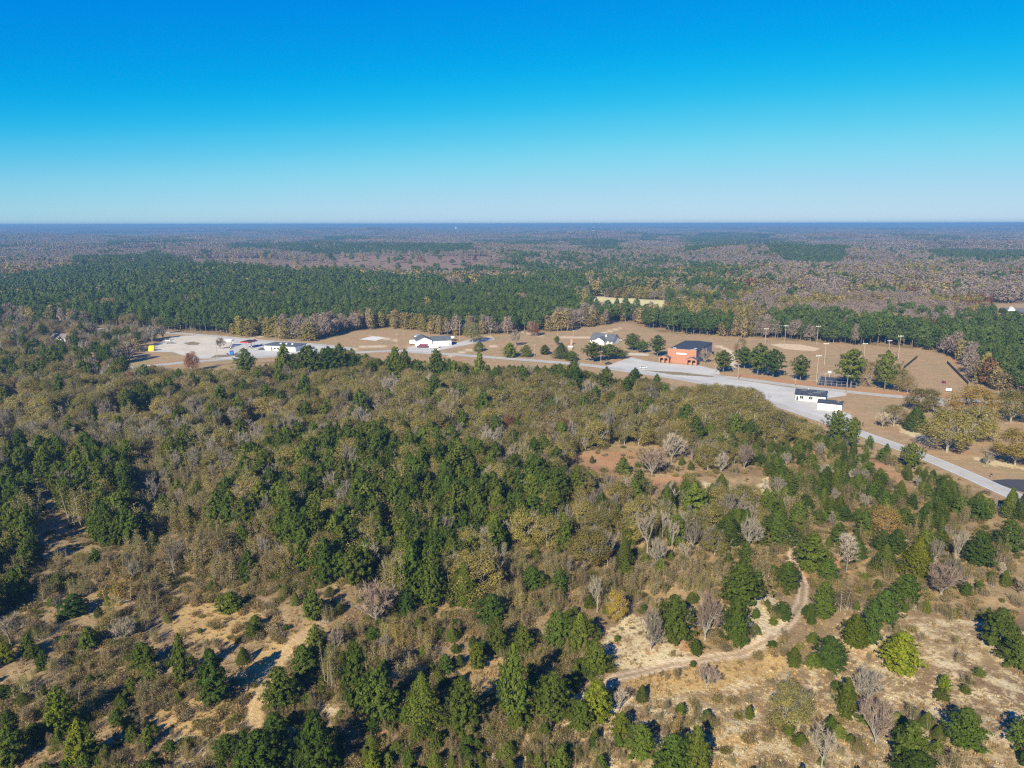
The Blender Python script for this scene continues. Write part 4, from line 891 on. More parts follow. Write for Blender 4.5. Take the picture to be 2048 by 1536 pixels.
o = cover('seedlings', 'waist to head high seedlings and shrubs among the brush', LOWP, 2600, (95, 330), 'view', lambda X, Y, qx, qy: slope(X, Y) & ~(inz(X, Y, GOLD) & (rng.uniform(0, 1, X.size) < .9)) & ((qx < 1200) | (qy < 1250) | (rng.uniform(0, 1, X.size) < .3)), 0.15, 0.34, 1.35)

# ------------------------------------------------------------------ the woods beyond the road, out to the horizon
PINEZ = [([(150,528),(330,519),(560,558),(700,590),(745,640),(660,662),(420,670),(345,664),(200,652),(40,645),(-300,640),(-300,566),(40,560),(150,548)], .80),
 ([(600,560),(760,572),(1000,575),(1150,562),(1185,600),(1160,640),(1080,664),(900,668),(790,650),(700,655)], .85),
 ([(440,489),(700,492),(950,498),(940,517),(700,513),(440,502)], .85), ([(200,487),(380,484),(385,494),(200,500)], .8), ([(1370,476),(1560,480),(1530,502),(1370,517)], .92), ([(1520,495),(1600,491),(1695,512),(1680,531),(1640,539),(1540,522)], .95),
 ([(1865,505),(2200,518),(2200,540),(1900,527),(1860,517)], .85), ([(1158,484),(1242,486),(1242,512),(1158,502)], .85), ([(1240,470),(1332,475),(1332,487),(1240,482)], .8), ([(960,482),(1120,482),(1120,500),(960,500)], .6),
 ([(1000,520),(1340,520),(1500,560),(1500,600),(1340,600),(1180,575),(1000,560)], .42), ([(1140,600),(1480,600),(1560,650),(1560,688),(1380,678),(1250,668),(1180,662)], .30), ([(1900,690),(1960,640),(2400,625),(2400,820),(2010,790),(1955,745)], .9),
 ([(1540,655),(1960,655),(1960,740),(1900,708),(1700,693),(1540,684)], .6), ([(1250,655),(1380,655),(1400,680),(1262,672)], .85), ([(-300,610),(60,600),(60,650),(-300,660)], .5), ([(650,528),(900,530),(1000,545),(980,560),(700,560),(600,548)], .55)]
def farpine(qx, qy, X, Y):
    p = np.full(len(qx), .05) + .16*np.clip(waves(X, Y, 400, 7), 0, 2)
    for poly, v in PINEZ: p = np.where(inpoly(X, Y, gp(poly)), v, p)
    return p
EXCL = [FIELD] + FARFIELDS + CLEARCUT + HOUSEYARD
def farwood(name, label, d0, d1, sp, SET, hr):
    nR = int((d1-d0)/sp); pts = []
    for i in range(nR):
        d = d0 + i*sp; w = 0.80; n = int(2*w*d/sp); a = np.linspace(-w, w, n) + rng.uniform(-.45, .45, n)*sp/d; dd = d + rng.uniform(-.45, .45, n)*sp; pts.append(np.stack([dd*np.sin(a), dd*np.cos(a)], 1))
    P = np.concatenate(pts); X, Y = P[:, 0], P[:, 1]; ok = (Y > 40)
    XJ = X + 5*waves(X, Y, 38, 3); YJ = Y + 7*waves(X, Y, 30, 5)
    for p in EXCL: ok &= ~inpoly(XJ, YJ, gp(p)) | ((p in CLEARCUT) & (rng.uniform(0, 1, len(X)) < .04))
    for z in ZONES: ok &= ~inpoly(X, Y, gp(z[0]))
    ok &= ~inpoly(X, Y, NEARSIDE)
    ok &= (waves(X, Y, 150, 6) + .4*waves(X, Y, 40, 2) > -1.15) | (rng.uniform(0, 1, len(X)) < .35)
    if d0 < 900:
        for l in ROADS + LANES: ok &= seg_dist(X, Y, l, False) > (9 if l in ROADS else 3.5)
        ok &= ~((seg_dist(X, Y, MAIN, False) < 9e9) & (project(X, Y)[1] > 815))
    X, Y = X[ok], Y[ok]; qx, qy = project(X, Y); n = len(X); pp = farpine(qx, qy, X, Y); g1 = waves(X, Y, 120, 2) + .5*waves(X, Y, 45, 3); g2 = waves(X, Y, 140, 5) + .5*waves(X, Y, 50, 1); u = np.clip(.5 + .30*g1 + rng.uniform(-.22, .22, n), 0, 1); v = np.clip(.5 + .30*g2 + rng.uniform(-.2, .2, n), .0, 1)
    right = smooth(1150, 1500, qx); ru = .02 + .10*right*(waves(X, Y, 260, 6) > .1) 
    olive = np.where(qx < 1500, .34, .14)*(qy > 545) + .08
    kind = np.where(u < pp, 0, np.where(v < ru, 3, np.where(v < ru+olive, 1, np.where(v < ru+olive+.18, 2, 4))))
    names = ['pine', 'oak', 'tan', 'russet', 'bare']; meshes = []; off = []
    for k in names: off.append(len(meshes)); meshes += SET[k]
    m = len(SET['pine']); vi = np.array(off)[kind] + rng.integers(0, m, n)
    H = (rng.uniform(hr[0]-1.5, hr[1]+2, n) + 1.5*waves(X, Y, 70, 4))*np.where(kind == 0, 1.08, 0.95); Wd = sp*rng.uniform(0.85, 1.6, n)*np.where(kind == 4, 1.05, 1.0)
    z = terrain(X, Y)
    scatter(name, label, meshes, np.stack([X, Y, z-0.3], 1), np.stack([Wd/6, Wd/6, H/10], 1), vi); print(name, n)
farwood('forest_edge_woods', 'mixed pine and leafless hardwood forest behind the fields', 440, 950, 6.6, MID, (11, 17))
farwood('forest', 'mixed forest stretching away behind the fields', 950, 2600, 8.5, FAR, (12, 18))
# from 2.6 km on: stands of trees, each stand one mesh
def stand(seed, comp, size=120, q=26):
    r = np.random.default_rng(seed); parts = {}; n = 190
    for i in range(n):
        x, y = r.uniform(-size/2, size/2, 2); k = comp[int(r.integers(0, len(comp)))]; h = r.uniform(11, 18); m = q; t = r.uniform(0, 1, m)
        a = r.uniform(0, 6.28, m); R = 4.8*np.sin(math.pi*(.2+.7*t))*r.uniform(.5, 1.05, m); C = np.stack([x+R*np.cos(a), y+R*np.sin(a), h*(.3+.7*t)], 1); Nn = np.stack([np.cos(a), np.sin(a), .4+t], 1)
        parts.setdefault(k, []).append(leaves(C, Nn, 3.3, 0.8, 0.4, r))
    mm = {'p': M['pinefar'], 'b': M['twigfar'], 'o': M['oak'], 't': M['tan'], 'r': M['russet']}
    return tri_mesh('stand', [(np.concatenate(v), mm[k]) for k, v in parts.items()])
STANDS = [stand(1, 'p'), stand(2, 'ppppb'), stand(3, 'bbbbbt'), stand(4, 'bbbbto'), stand(5, 'bbbbbbr'), stand(6, 'bbbppt')]
def farstands(name, label, d0, d1, sp, s):
    pts = []; 
    for i in range(int((d1-d0)/sp)):
        d = d0 + i*sp; n = int(1.6*d/sp); a = np.linspace(-.8, .8, n) + rng.uniform(-.3, .3, n)*sp/d; pts.append(np.stack([(d+rng.uniform(-.3, .3, n)*sp)*np.sin(a), (d+rng.uniform(-.3, .3, n)*sp)*np.cos(a)], 1))
    P = np.concatenate(pts); X, Y = P[:, 0], P[:, 1]; ok = np.ones(len(X), bool)
    for p in FARFIELDS + CLEARCUT: ok &= ~inpoly(X, Y, gp(p))
    ok &= rng.uniform(0, 1, len(X)) > 0.02
    X, Y = X[ok], Y[ok]; qx, qy = project(X, Y); n = len(X); pp = farpine(qx, qy, X, Y); u = np.clip(.5+.3*waves(X, Y, 420, 2)+rng.uniform(-.12, .12, n), 0, 1); pine = (u < pp)
    pine |= (waves(X, Y, 1700, 1) > 0.75) & (rng.uniform(0, 1, n) < .8)
    vi = np.where(pine, rng.integers(0, 2, n), rng.integers(2, 6, n)); z = terrain(X, Y)
    scatter(name, label, STANDS, np.stack([X, Y, z-1], 1), np.stack([np.full(n, s), np.full(n, s), rng.uniform(.9, 1.25, n)*(1+0.25*(s-1))], 1), vi, rng.integers(0, 4, n)*1.5708 + rng.uniform(-.2, .2, n)); print(name, n)
farstands('distant_forest', 'distant grey and dark green forest rolling to the horizon', 2600, 9000, 105, 1.0)
farstands('horizon_forest', 'farthest forest along the blue horizon', 9000, 26000, 300, 3.0)

# ------------------------------------------------------------------ buildings
white = plain('white_siding', (0.78,0.77,0.74), 0.6, 0.05, 0.4); roofd = plain('dark_shingles', (0.028,0.034,0.05), 0.85, 0.2, 0.5, c2=(0.045,0.052,0.07)); roofg = plain('grey_shingles', (0.10,0.108,0.12), 0.85, 0.15, 0.5)
brick = plain('orange_brick', (0.36,0.165,0.105), 0.85, 0.08, 0.8); brickp = plain('pale_brick_trim', (0.42,0.26,0.19), 0.8, 0.08, 0.6); navy = plain('shade_blue_steel', (0.09,0.115,0.19), 0.5, 0.1, 0.3); glass = plain('window_glass', (0.03,0.035,0.04), 0.15, 0.1, 1.0, 0.6)  # navy: bluish-white hall side with its shade put into the colour
trimw = plain('white_trim', (0.8,0.8,0.78), 0.5, 0.04, 1.0); dark = plain('dark_paint', (0.03,0.03,0.032), 0.6, 0.1, 1.0); wood = plain('weathered_wood', (0.33,0.27,0.20), 0.9, 0.15, 1.5); steel = plain('galvanised_steel', (0.50,0.50,0.48), 0.45, 0.08, 1.0, 0.5, 0.4)
red = plain('red_paint', (0.48,0.05,0.06), 0.4, 0.08, 1.0, 0.5); maroon = plain('maroon_paint', (0.14,0.03,0.05), 0.35, 0.1, 1.0, 0.5); blue = plain('blue_paint', (0.02,0.14,0.42), 0.5, 0.1, 1.0); yellow = plain('yellow_paint', (0.80,0.66,0.02), 0.5, 0.05, 1.0); tanroof = plain('brown_shingles', (0.20,0.165,0.14), 0.9, 0.12, 0.5)
rubber = plain('tyre_rubber', (0.03,0.03,0.03), 0.9, 0.1, 3.0); green_ = plain('dark_green_metal', (0.08,0.13,0.12), 0.5, 0.1, 1.0); inside = plain('shaded_recess', (0.20,0.13,0.10), 0.9, 0.1, 1.0)
def place(FL, FR, name, label, cat, group=None):
    """an Empty at the front-left foot, local x along the front, local y away from the camera"""
    a = G(*FL); b = G(*FR); r = empty(name, (a[0], a[1], 0), math.atan2(b[1]-a[1], b[0]-a[0]), label, cat, group); return r, math.hypot(b[0]-a[0], b[1]-a[1])
def window(parent, x0, x1, z0, z1, y=0.0, side=-1, name='window'):
    """a pane in a frame on the front (local y = y), proud of the wall"""
    f = MB(); t = 0.10; ya, yb = (y-0.06, y+0.02) if side < 0 else (y-0.02, y+0.06)
    f.box(x0-t, x1+t, ya, yb, z0-t, z0); f.box(x0-t, x1+t, ya, yb, z1, z1+t); f.box(x0-t, x0, ya, yb, z0, z1); f.box(x1, x1+t, ya, yb, z0, z1); xm = (x0+x1)/2; f.box(xm-.03, xm+.03, ya, yb, z0, z1)
    w = f.build(name, trimw, parent); MB().box(x0, x1, y-0.03, y+0.015, z0, z1).build('pane', glass, w); return w
def hollow(w, d, h, gable=None):
    m = MB()
    if gable == 'x': m.prism([(0,0),(d,0),(d,h[0]),(d/2,h[1]),(0,h[0])], 0, w, 'x')
    elif gable == 'y': m.prism([(0,0),(w,0),(w,h[0]),(w/2,h[1]),(0,h[0])], 0, d, 'y')
    else: m.box(0, w, 0, d, 0, h[0])
    return m
def groof(x0, x1, y0, y1, ze, zr, ov=0.5, axis='x', th=0.18):
    m = MB()
    if axis == 'x':
        ym = (y0+y1)/2; s = (zr-ze)/(ym-y0); e = ze-ov*s
        m.prism([(y0-ov,e+.03),(ym,zr+.03),(y1+ov,e+.03),(y1+ov,e+.03+th),(ym,zr+.03+th),(y0-ov,e+.03+th)], x0-ov, x1+ov, 'x')
    else:
        xm = (x0+x1)/2; s = (zr-ze)/(xm-x0); e = ze-ov*s
        m.prism([(x0-ov,e+.03),(xm,zr+.03),(x1+ov,e+.03),(x1+ov,e+.03+th),(xm,zr+.03+th),(x0-ov,e+.03+th)], y0-ov, y1+ov, 'y')
    return m
# brick hall
r, w = place((1334,725), (1391,730), 'brick_hall', 'orange brick hall with a big dark roof and two gabled entry porches', 'building'); d = 42.0; h = 8.6
MB().box(0, w, 0, 0.4, 0, h+0.7).build('front_wall', brick, r); MB().box(0, w, 0.4, d, 0, h).build('wall', navy, r)
MB().prism([(-.2, h+.02), (w/2, h+.55), (w+.2, h+.02), (w+.2, h+.2), (w/2, h+.75), (-.2, h+.2)], .45, d+.3, 'y').build('roof', roofd, r)
for i in range(13): MB().box(w+.01, w+.14, 2+i*3.1, 2.25+i*3.1, 0, h-.1).build('rib', navy, r)
MB().box(-.08, w+.08, -.06, .46, h+.7, h+.86).build('coping', brickp, r); MB().box(w*.31, w*.66, -.08, 0, 6.0, 6.9).build('sign_board', trimw, r)
MB().box(w*.12, w*.24, 4, 5, h+.4, h+.95).build('roof_vent', steel, r)
for i in range(4): MB().box(w*.80+rnd.uniform(-1, 1), w*.80+1.6, 3+i*2.2, 4.2+i*2.2, h+.33, h+.62).build('roof_unit', steel, r)
def porch(x0, x1):
    W_ = x1-x0; p = MB(); zt = 3.4; pw = W_*.12
    for a, b in ((0, pw), (W_*.5-pw/2, W_*.5+pw/2), (W_-pw, W_)): p.box(x0+a, x0+b, -4.4, -3.9, 0, zt)
    p.box(x0+.03, x1-.03, -.6, -.05, 0, zt); p.box(x0+.01, x0+.4, -3.9, -.62, 0, zt); p.box(x1-.4, x1-.01, -3.9, -.62, 0, zt)
    p.prism([(x0, zt+.002), (x1, zt+.002), (x1, zt+.35), ((x0+x1)/2, zt+1.75), (x0, zt+.35)], -4.4, -4.0, 'y')
    o = p.build('porch', brick, r); groof(x0, x1, -4.35, -.05, zt+.35, zt+1.75, .25, 'y', .14).build('porch_roof', roofg, o)
    for k in range(2): MB().box(x0+pw+.3+k*W_*.5, x0+W_*.5-pw/2-.5+k*W_*.5, -.72, -.62, 0, 2.5).build('door', brickp, o)
porch(-4.4, 2.2); porch(w-5.2, w+1.6)
# white roadside store and its annex
r, w = place((1590,801), (1634,805), 'store_building', 'white roadside store with a dark patched roof and two windows', 'building'); w = 14.5; hollow(w, 10, (3.2, 5.0), 'x').build('wall', white, r)
groof(0, w, 0, 10, 3.2, 5.0, .6).build('roof', roofd, r)
for a in (2.0, 6.4): window(r, a, a+1.9, .95, 2.5)
MB().box(.35, 1.3, -.05, .01, 0, 2.2).build('door', dark, r)
MB().bar((5.5, 6, 4.5), (5.5, 6, 5.5), .15).build('vent_pipe', trimw, r)
for x0, x1, y0 in ((2, 5, 3.4), (8, 12, 2.0), (10, 13.6, 3.3), (6, 8, .6)):   # lighter patched shingles lie on the front slope
    s = (5-3.2)/5; MB().prism([(y0, 3.2+y0*s+.225), (y0+1.1, 3.2+(y0+1.1)*s+.225), (y0+1.1, 3.2+(y0+1.1)*s+.245), (y0, 3.2+y0*s+.245)], x0, x1, 'x').build('roof_patch', roofg, r)
r, w = place((1634,819), (1671,823), 'store_annex', 'windowless white annex with a dark blue roof beside the store', 'building'); w = 11.0; hollow(w, 6.5, (3.3, 4.4), 'x').build('wall', white, r); groof(0, w, 0, 6.5, 3.3, 4.4, .35).build('roof', roofd, r)
# hipped grey house behind the pines
r, w = place((1180,686), (1224,690), 'grey_roofed_house', 'white house under a broad grey roof behind the spreading pines', 'house'); hollow(w, 13, (3.0, 7.2), 'x').build('wall', white, r); groof(0, w, 0, 13, 3.0, 7.2, .7).build('roof', roofg, r)
g = groof(w*.30, w*.75, -5, 6.4, 3.0, 5.6, .5, 'y').build('porch_roof', roofg, r); MB().prism([(w*.30, 0), (w*.75, 0), (w*.75, 3.0), (w*.525, 5.6), (w*.30, 3.0)], -4.9, -.05, 'y').build('porch_wall', white, r)
for a in (.5, w-2.5): window(r, a, a+1.3, 1, 2.3)
MB().box(w*.62, w*.62+.8, 3, 3.8, 4.5, 6.9).build('chimney', white, r)
# fire station
r, w = place((833,694), (857,693), 'fire_station', 'white gabled fire station with grey roof beside the parked engine', 'building'); w = 11.5
hollow(w, 16, (4.6, 7.2), 'y').build('wall', white, r); groof(0, w, 0, 16, 4.6, 7.2, .4, 'y').build('roof', roofg, r)
for a in (1.2, 6.2): MB().box(a, a+3.8, -.05, .02, 0, 3.6).build('bay_door', trimw, r)
e = MB().box(w+.02, w+15, 1.0, 13, 0, 4.0).build('wing_wall', white, r); MB().prism([(.6, 4.0), (13.4, 4.0), (13.4, 4.15), (7, 6.8), (.6, 4.15)], w+.02, w+15.4, 'x').build('wing_roof', roofg, r)
for a in (w+2, w+7): MB().box(a, a+3.6, .94, 1.02, 0, 3.2).build('bay_door', trimw, r)
MB().box(w+13.4, w+14.3, .95, 1.02, 0, 2.1).build('door', navy, r)
r, w = place((829,682), (842,682), 'metal_shed', 'boxy white metal shed behind the fire station', 'shed'); MB().box(0, w, 0, 7, 0, 4.2).build('wall', white, r); MB().box(-.2, w+.2, -.2, 7.2, 4.2, 4.4).build('roof', steel, r)
r, w = place((819,689), (833,690), 'white_trailer', 'long white trailer box left of the fire station', 'trailer'); MB().box(0, w, 0, 2.5, .8, 3.4).build('box', white, r)
for a in (.8, w-1.8, w-.9): MB().bar((a, -.05, .42), (a, .3, .42), .42, 10).build('wheel', rubber, r)
r, w = place((891,682), (906,683), 'carport', 'open carport with a white roof at the fire station corner', 'carport'); MB().prism([(-.3,2.6),(3,3.5),(6.3,2.6),(6.3,2.72),(3,3.62),(-.3,2.72)], 0, w, 'x').build('roof', trimw, r)
for a in (.1, w/2, w-.1):
    for b in (0, 6): MB().bar((a, b, 0), (a, b, 2.62), .06).build('post', steel, r)
# flat roofed store at the gas station
r, w = place((529,699), (597,703), 'gas_station_store', 'long low white store with a grey flat roof at the gas station', 'building'); w = 26.0; d = 14
MB().box(0, w, 0, d, 0, 3.6).build('wall', white, r); MB().box(-.5, w+.6, -.9, d+.4, 3.62, 4.0).build('roof', roofg, r)
MB().box(5.6, 6.8, -.06, .02, 0, 2.4).build('door', glass, r)
for a in (7.6, 10.2, 15.5, 18.2): window(r, a, a+2.0, .8, 2.2)
for a in (9, 14, 19): MB().box(a, a+1.3, 6, 7.2, 4.0, 4.7).build('roof_unit', trimw, r)
def canopy(FL, FR, d, label, mt, posts):
    r, w = place(FL, FR, 'fuel_canopy', label, 'canopy'); MB().box(0, w, 0, d, 4.2, 5.1).build('fascia', mt, r); MB().box(.4, w-.4, .4, d-.4, 5.11, 5.16).build('roof', dark if mt is red else trimw, r)
    for px_, py_ in posts: MB().bar((w*px_, d*py_, 0), (w*px_, d*py_, 4.19), .16, 8).build('post', steel, r)
    return r
canopy((445,693), (463,693), 6, 'white fuel canopy on slim posts', trimw, ((.25,.3),(.75,.7))); canopy((480,696), (497,697), 11, 'red fuel canopy with dark top, the larger one', red, ((.5,.25),(.5,.75)))
canopy((498,695), (501,695), 12, 'narrow dark red canopy strip beside the large red canopy', maroon, ((.5,.2),(.5,.8)))
for a in ((461,697,'white'), (491,699,'red'), (503,696,'narrow')):
    x, y = G(a[0], a[1]); p = empty('fuel_pump', (x, y, 0), 0, 'dark fuel pump under the %s canopy' % a[2], 'fuel pump'); MB().box(-.4, .4, -.3, .3, 0, 1.7).build('body', dark, p); MB().box(-.3, .3, -.34, -.301, 1.0, 1.5).build('display', trimw, p)
# houses
r, w = place((101,681), (138,682), 'bungalow', 'white bungalow with brown roof half hidden by trees at far left', 'house'); hollow(w, 11, (3.0, 5.4), 'x').build('wall', white, r); groof(0, w, 0, 11, 3, 5.4, .6).build('roof', tanroof, r)
for a in (1.5, 5, 9.5, 13): window(r, a, a+1.3, 1, 2.3)
r, w = place((2003,630), (2056,632), 'porch_house', 'white house with a long porch and grey roof in far right clearing', 'house'); hollow(w, 12, (3.2, 6.0), 'x').build('wall', white, r); groof(0, w, 0, 12, 3.2, 6, .7).build('roof', roofg, r)
MB().box(-.5, w+.5, -3.2, -.72, 2.7, 2.9).build('porch_roof', roofg, r); MB().prism([(w*.2, 3.3), (w*.55, 3.3), (w*.375, 7.6)], .5, 9, 'y').build('dormer', white, r)
for i in range(6): MB().bar((i*w/5, -3, 0), (i*w/5, -3, 2.69), .12).build('post', trimw, r)
for i in range(4): window(r, 2+i*w/4.6, 3.6+i*w/4.6, 1, 2.4)
r, w = place((1308,642), (1318,642), 'cottage', 'pale cottage barely showing among the grey trees behind the brick hall', 'house'); hollow(w, 8, (3, 5), 'x').build('wall', white, r); groof(0, w, 0, 8, 3, 5, .5).build('roof', roofg, r); window(r, 1, 2.2, 1, 2)
# small shed and free standing chimney
r, w = place((1136,700), (1144,700), 'garden_shed', 'tiny white-roofed shed beneath the lone chimney', 'shed'); MB().box(0, w, 0, 2.6, 0, 2.0).build('wall', wood, r); MB().prism([(-.3,2.0),(1.3,2.7),(2.9,2.0),(2.9,2.1),(1.3,2.8),(-.3,2.1)], -.2, w+.2, 'x').build('roof', trimw, r)
x, y = G(1142, 690); r = empty('brick_chimney', (x, y, 0), .1, 'lone brick chimney standing in the field behind the shed', 'chimney'); MB().box(-.7, .7, -.5, .5, 0, 4.6).build('stack', brickp, r); MB().box(-.8, .8, -.6, .6, 4.6, 4.9).build('cap', brick, r)

# ------------------------------------------------------------------ vehicles and small things
def vehicle(px, py, heading, name, label, cat, L, W_, H, body, cab=(.28, .72), boxy=False):
    x, y = G(px, py); r = empty(name, (x, y, .04), heading, label, cat)
    z0 = .35; zb = H*(.55 if not boxy else .45)
    if boxy:
        MB().prism([(0,z0),(L,z0),(L,H),(L*.28,H),(L*.27,H*.72),(L*.20,H*.70),(L*.13,H*.45),(0,H*.42)], -W_/2, W_/2, 'y').build('body', body, r)
        MB().prism([(L*.135,H*.47),(L*.262,H*.47),(L*.262,H*.68),(L*.195,H*.68)], -W_/2-.01, W_/2+.01, 'y').build('cab_window', glass, r)
    else:
        MB().prism([(0,z0),(L,z0),(L,zb*.95),(L*.9,zb),(L*.08,zb*.93),(0,zb*.75)], -W_/2, W_/2, 'y').build('body', body, r)
        a, b = L*cab[0], L*cab[1]; MB().prism([(a-.1*L,zb*.96),(b+.08*L,zb*.98),(b,H),(a+.04*L,H)], -W_/2+.12, W_/2-.12, 'y').build('cabin_glass', glass, r); MB().prism([(a+.03*L,H-.02),(b+.005*L,H-.02),(b,H+.04),(a+.05*L,H+.04)], -W_/2+.14, W_/2-.14, 'y').build('cabin_roof', body, r)
    for a in (L*.18, L*.80):
        for s in (-1, 1): MB().bar((a, s*(W_/2-.18), .35), (a, s*(W_/2+.03), .35), .36, 12).build('wheel', rubber, r)
    for s in (-1, 1): MB().box(-.03, .02, s*W_*.36-.14, s*W_*.36+.14, zb*.6, zb*.75).build('headlight', trimw, r)
    return r
v = vehicle(834, 694.6, -.15, 'fire_engine', 'maroon fire engine parked before the white gable', 'fire engine', 8.0, 2.4, 2.8, maroon, boxy=True); MB().box(2.6, 7.6, -.4, .4, 2.81, 2.95).build('ladder', steel, v); MB().box(1.3, 2.0, -.9, .9, 2.06, 2.25).build('light_bar', trimw, v)
v = vehicle(858, 696, .1, 'ambulance', 'white boxy ambulance parked before the station wing', 'ambulance', 6.8, 2.3, 2.9, trimw, boxy=True); MB().box(2.2, 6.7, -1.17, -1.153, 1.1, 1.35).build('side_stripe', maroon, v)
vehicle(1209, 729.2, .15, 'parked_car', 'dark car on the red soil verge at the school lot', 'car', 4.7, 1.8, 1.45, dark)
vehicle(1279, 737, -.1, 'parked_car', 'white car alone on the school lot verge', 'car', 4.5, 1.8, 1.4, trimw)
vehicle(516, 699, .05, 'parked_car', 'dark green car beside the gas station store', 'car', 4.8, 1.9, 1.45, green_)
vehicle(325, 682, .3, 'parked_car', 'white pickup in the tree shadow at the cream lot', 'car', 5.4, 2.0, 1.8, trimw, (.25, .5))
vehicle(332, 686, .1, 'utility_trailer', 'low pale trailer at the shaded corner of the cream lot', 'trailer', 7.0, 2.0, .9, steel, (.4, .6))
x, y = G(459, 709); r = empty('dumpster', (x, y, 0), .05, 'blue dumpster on the grass island by the gas station', 'dumpster'); MB().box(0, 2.3, 0, 1.8, .12, 2.6).build('bin', blue, r); MB().prism([(-.05,2.6),(1.85,2.6),(1.85,2.8),(-.05,2.68)], -.05, 2.35, 'x').build('lid', dark, r)
x, y = G(454.5, 709); r = empty('drum', (x, y, 0), 0, 'dark brown drum beside the blue dumpster', 'drum'); MB().bar((0,0,0), (0,0,1.2), .6, 12).build('barrel', tanroof, r); MB().bar((0,0,1.2), (0,0,1.26), .64, 12).build('lid', dark, r)
x, y = G(296, 701); r = empty('yellow_hopper', (x, y, 0), .1, 'bright yellow skip tilted at the edge of the cream lot', 'skip'); MB().prism([(0,.3),(3.6,0),(4.1,3.8),(.5,3.3)], 0, 2.4, 'y').build('bin', yellow, r); MB().box(.5, 4.0, .2, 2.2, 3.83, 3.9).build('lid', yellow, r)
x, y = G(1981, 957); r = empty('mailbox', (x, y, 0), 0, 'dark mailbox on a post at the blacktop driveway', 'mailbox'); MB().box(-.06,.06,-.06,.06,0,1.1).build('post', wood, r); MB().prism([(-.2,1.1),(.2,1.1),(.2,1.35),(.1,1.5),(-.1,1.5),(-.2,1.35)], -.35, .35, 'y').build('box', dark, r)
x, y = G(2044, 1016); r = empty('road_sign', (x, y, 0), .3, 'yellow diamond road sign at the right edge of the road', 'sign'); MB().bar((0,0,0), (0,0,2.2), .04).build('post', steel, r); MB().prism([(-.75,2.6),(0,1.85),(.75,2.6),(0,3.35)], -.09, -.05, 'y').build('plate', yellow, r)
for px_, py_, lab in ((1896,785,'white ticket table by the far field corner'), (872,703,'pale sign board on the fire station lawn')):
    x, y = G(px_, py_); r = empty('notice_board', (x, y, 0), 0, lab, 'board'); MB().box(-1.5,1.5,-.06,.06,.5,1.9).build('panel', trimw, r)
    for s in (-1.3, 1.3): MB().box(s-.06, s+.06, .07, .19, 0, 1.9).build('post', wood, r)
x, y = G(1887, 768); r = empty('scoreboard_box', (x, y, 0), .2, 'small brown box shelter standing in the outfield', 'shelter'); MB().box(-.7,.7,-.7,.7,0,1.7).build('wall', maroon, r); MB().box(-.9,.9,-.9,.9,1.7,1.85).build('roof', wood, r)
# ball court with chain link fence
r, w = place((1633,771), (1692,776), 'ball_court', 'black surfaced ball court inside a tall wire fence', 'ball court'); w = 20.5; d = 27
MB().box(0, w, 0, d, .0, .09).build('court_surface', blacktop, r)
for k in (.5, w/2, w-.5): MB().box(k-.05, k+.05, 1, d-1, .09, .096).build('court_line', paintw, r)
fp = [(i*w/8, 0) for i in range(9)] + [(i*w/8, d) for i in range(9)] + [(0, i*d/8) for i in range(1, 8)] + [(w, i*d/8) for i in range(1, 8)]
for a, b in fp: MB().bar((a, b, 0), (a, b, 3.1), .05).build('fence_post', steel, r)
for z in (1.5, 3.05):
    for p, q in (((0,0),(w,0)), ((0,d),(w,d)), ((0,0),(0,d)), ((w,0),(w,d))): MB().bar((p[0], p[1], z), (q[0], q[1], z), .035).build('fence_rail', steel, r)
for k in (.25, .75): MB().bar((w*k, d-1, 0), (w*k, d-1, 3.3), .08).bar((w*k, d-1, 3.2), (w*k, d-2, 3.4), .06).box(w*k-.9, w*k+.9, d-2.05, d-2.0, 2.9, 4.0).build('basketball_hoop', trimw, r)
# black outfield screens
def screen(p, q, label):
    a = G(*p); b = G(*q); L = math.hypot(b[0]-a[0], b[1]-a[1]); r = empty('outfield_screen', (a[0], a[1], 0), math.atan2(b[1]-a[1], b[0]-a[0]), label, 'fence'); MB().box(0, L, -.03, .03, .05, 1.9).build('mesh_panel', dark, r)
    n = max(2, int(L/6))
    for i in range(n+1): MB().bar((i*L/n, .08, 0), (i*L/n, .08, 2.1), .05).build('post', steel, r)
screen((1806,748), (1806,740), 'short black fence screen turning at the pines'); screen((1806,740), (1834,717), 'black fence screen on the outfield side nearer the ball diamond'); screen((1893,728), (1936,772), 'long black fence screen on the far right of the outfield')
# poles
def pole(px_, top, foot, kind, label, group):
    x, y = G(px_, foot); h = height_for(y, top); r = empty('light_pole' if kind == 'light' else 'utility_pole', (x, y, 0), rnd.uniform(-.2, .2), label, 'light pole' if kind == 'light' else 'utility pole', group)
    MB().bar((0,0,0), (0,0,h), .19, 8, .12).build('pole', wood if kind != 'light' else palewood, r)
    if kind == 'light':
        MB().box(-1.7, 1.7, -.06, .06, h-.5, h-.38).build('crossarm', steel, r)
        for i in range(4): MB().box(-1.6+i*.95, -1.25+i*.95, -.38, .02, h-.36, h+.12).build('floodlight', trimw, r)
    else:
        MB().box(-1.2, 1.2, -.24, -.12, h-.9, h-.76).build('crossarm', wood, r)
        for s in (-1.05, 0.55, 1.05): MB().bar((s, -.18, h-.76), (s, -.18, h-.5), .05).build('insulator', trimw, r)
palewood = plain('pale_pole_wood', (0.38,0.32,0.24), 0.85, 0.1, 1.0)
for px_, top, foot, lab in ((1530,658,689,'ball field light pole at the left end of the infield'), (1569,652,686,'ball field light pole behind the infield centre'), (1633,653,690,'ball field light pole at the infield right end'), (1648,688,730,'ball field light pole in mid outfield'), (1727,688,717,'ball field light pole at the outfield back'),
    (1796,673,718,'tallest ball field light pole near the right screens'), (1632,712,765,'light pole at the black court corner'), (1777,682,702,'short light pole against the far pines')): pole(px_, top, foot, 'light', lab, 'light poles round the ball field')
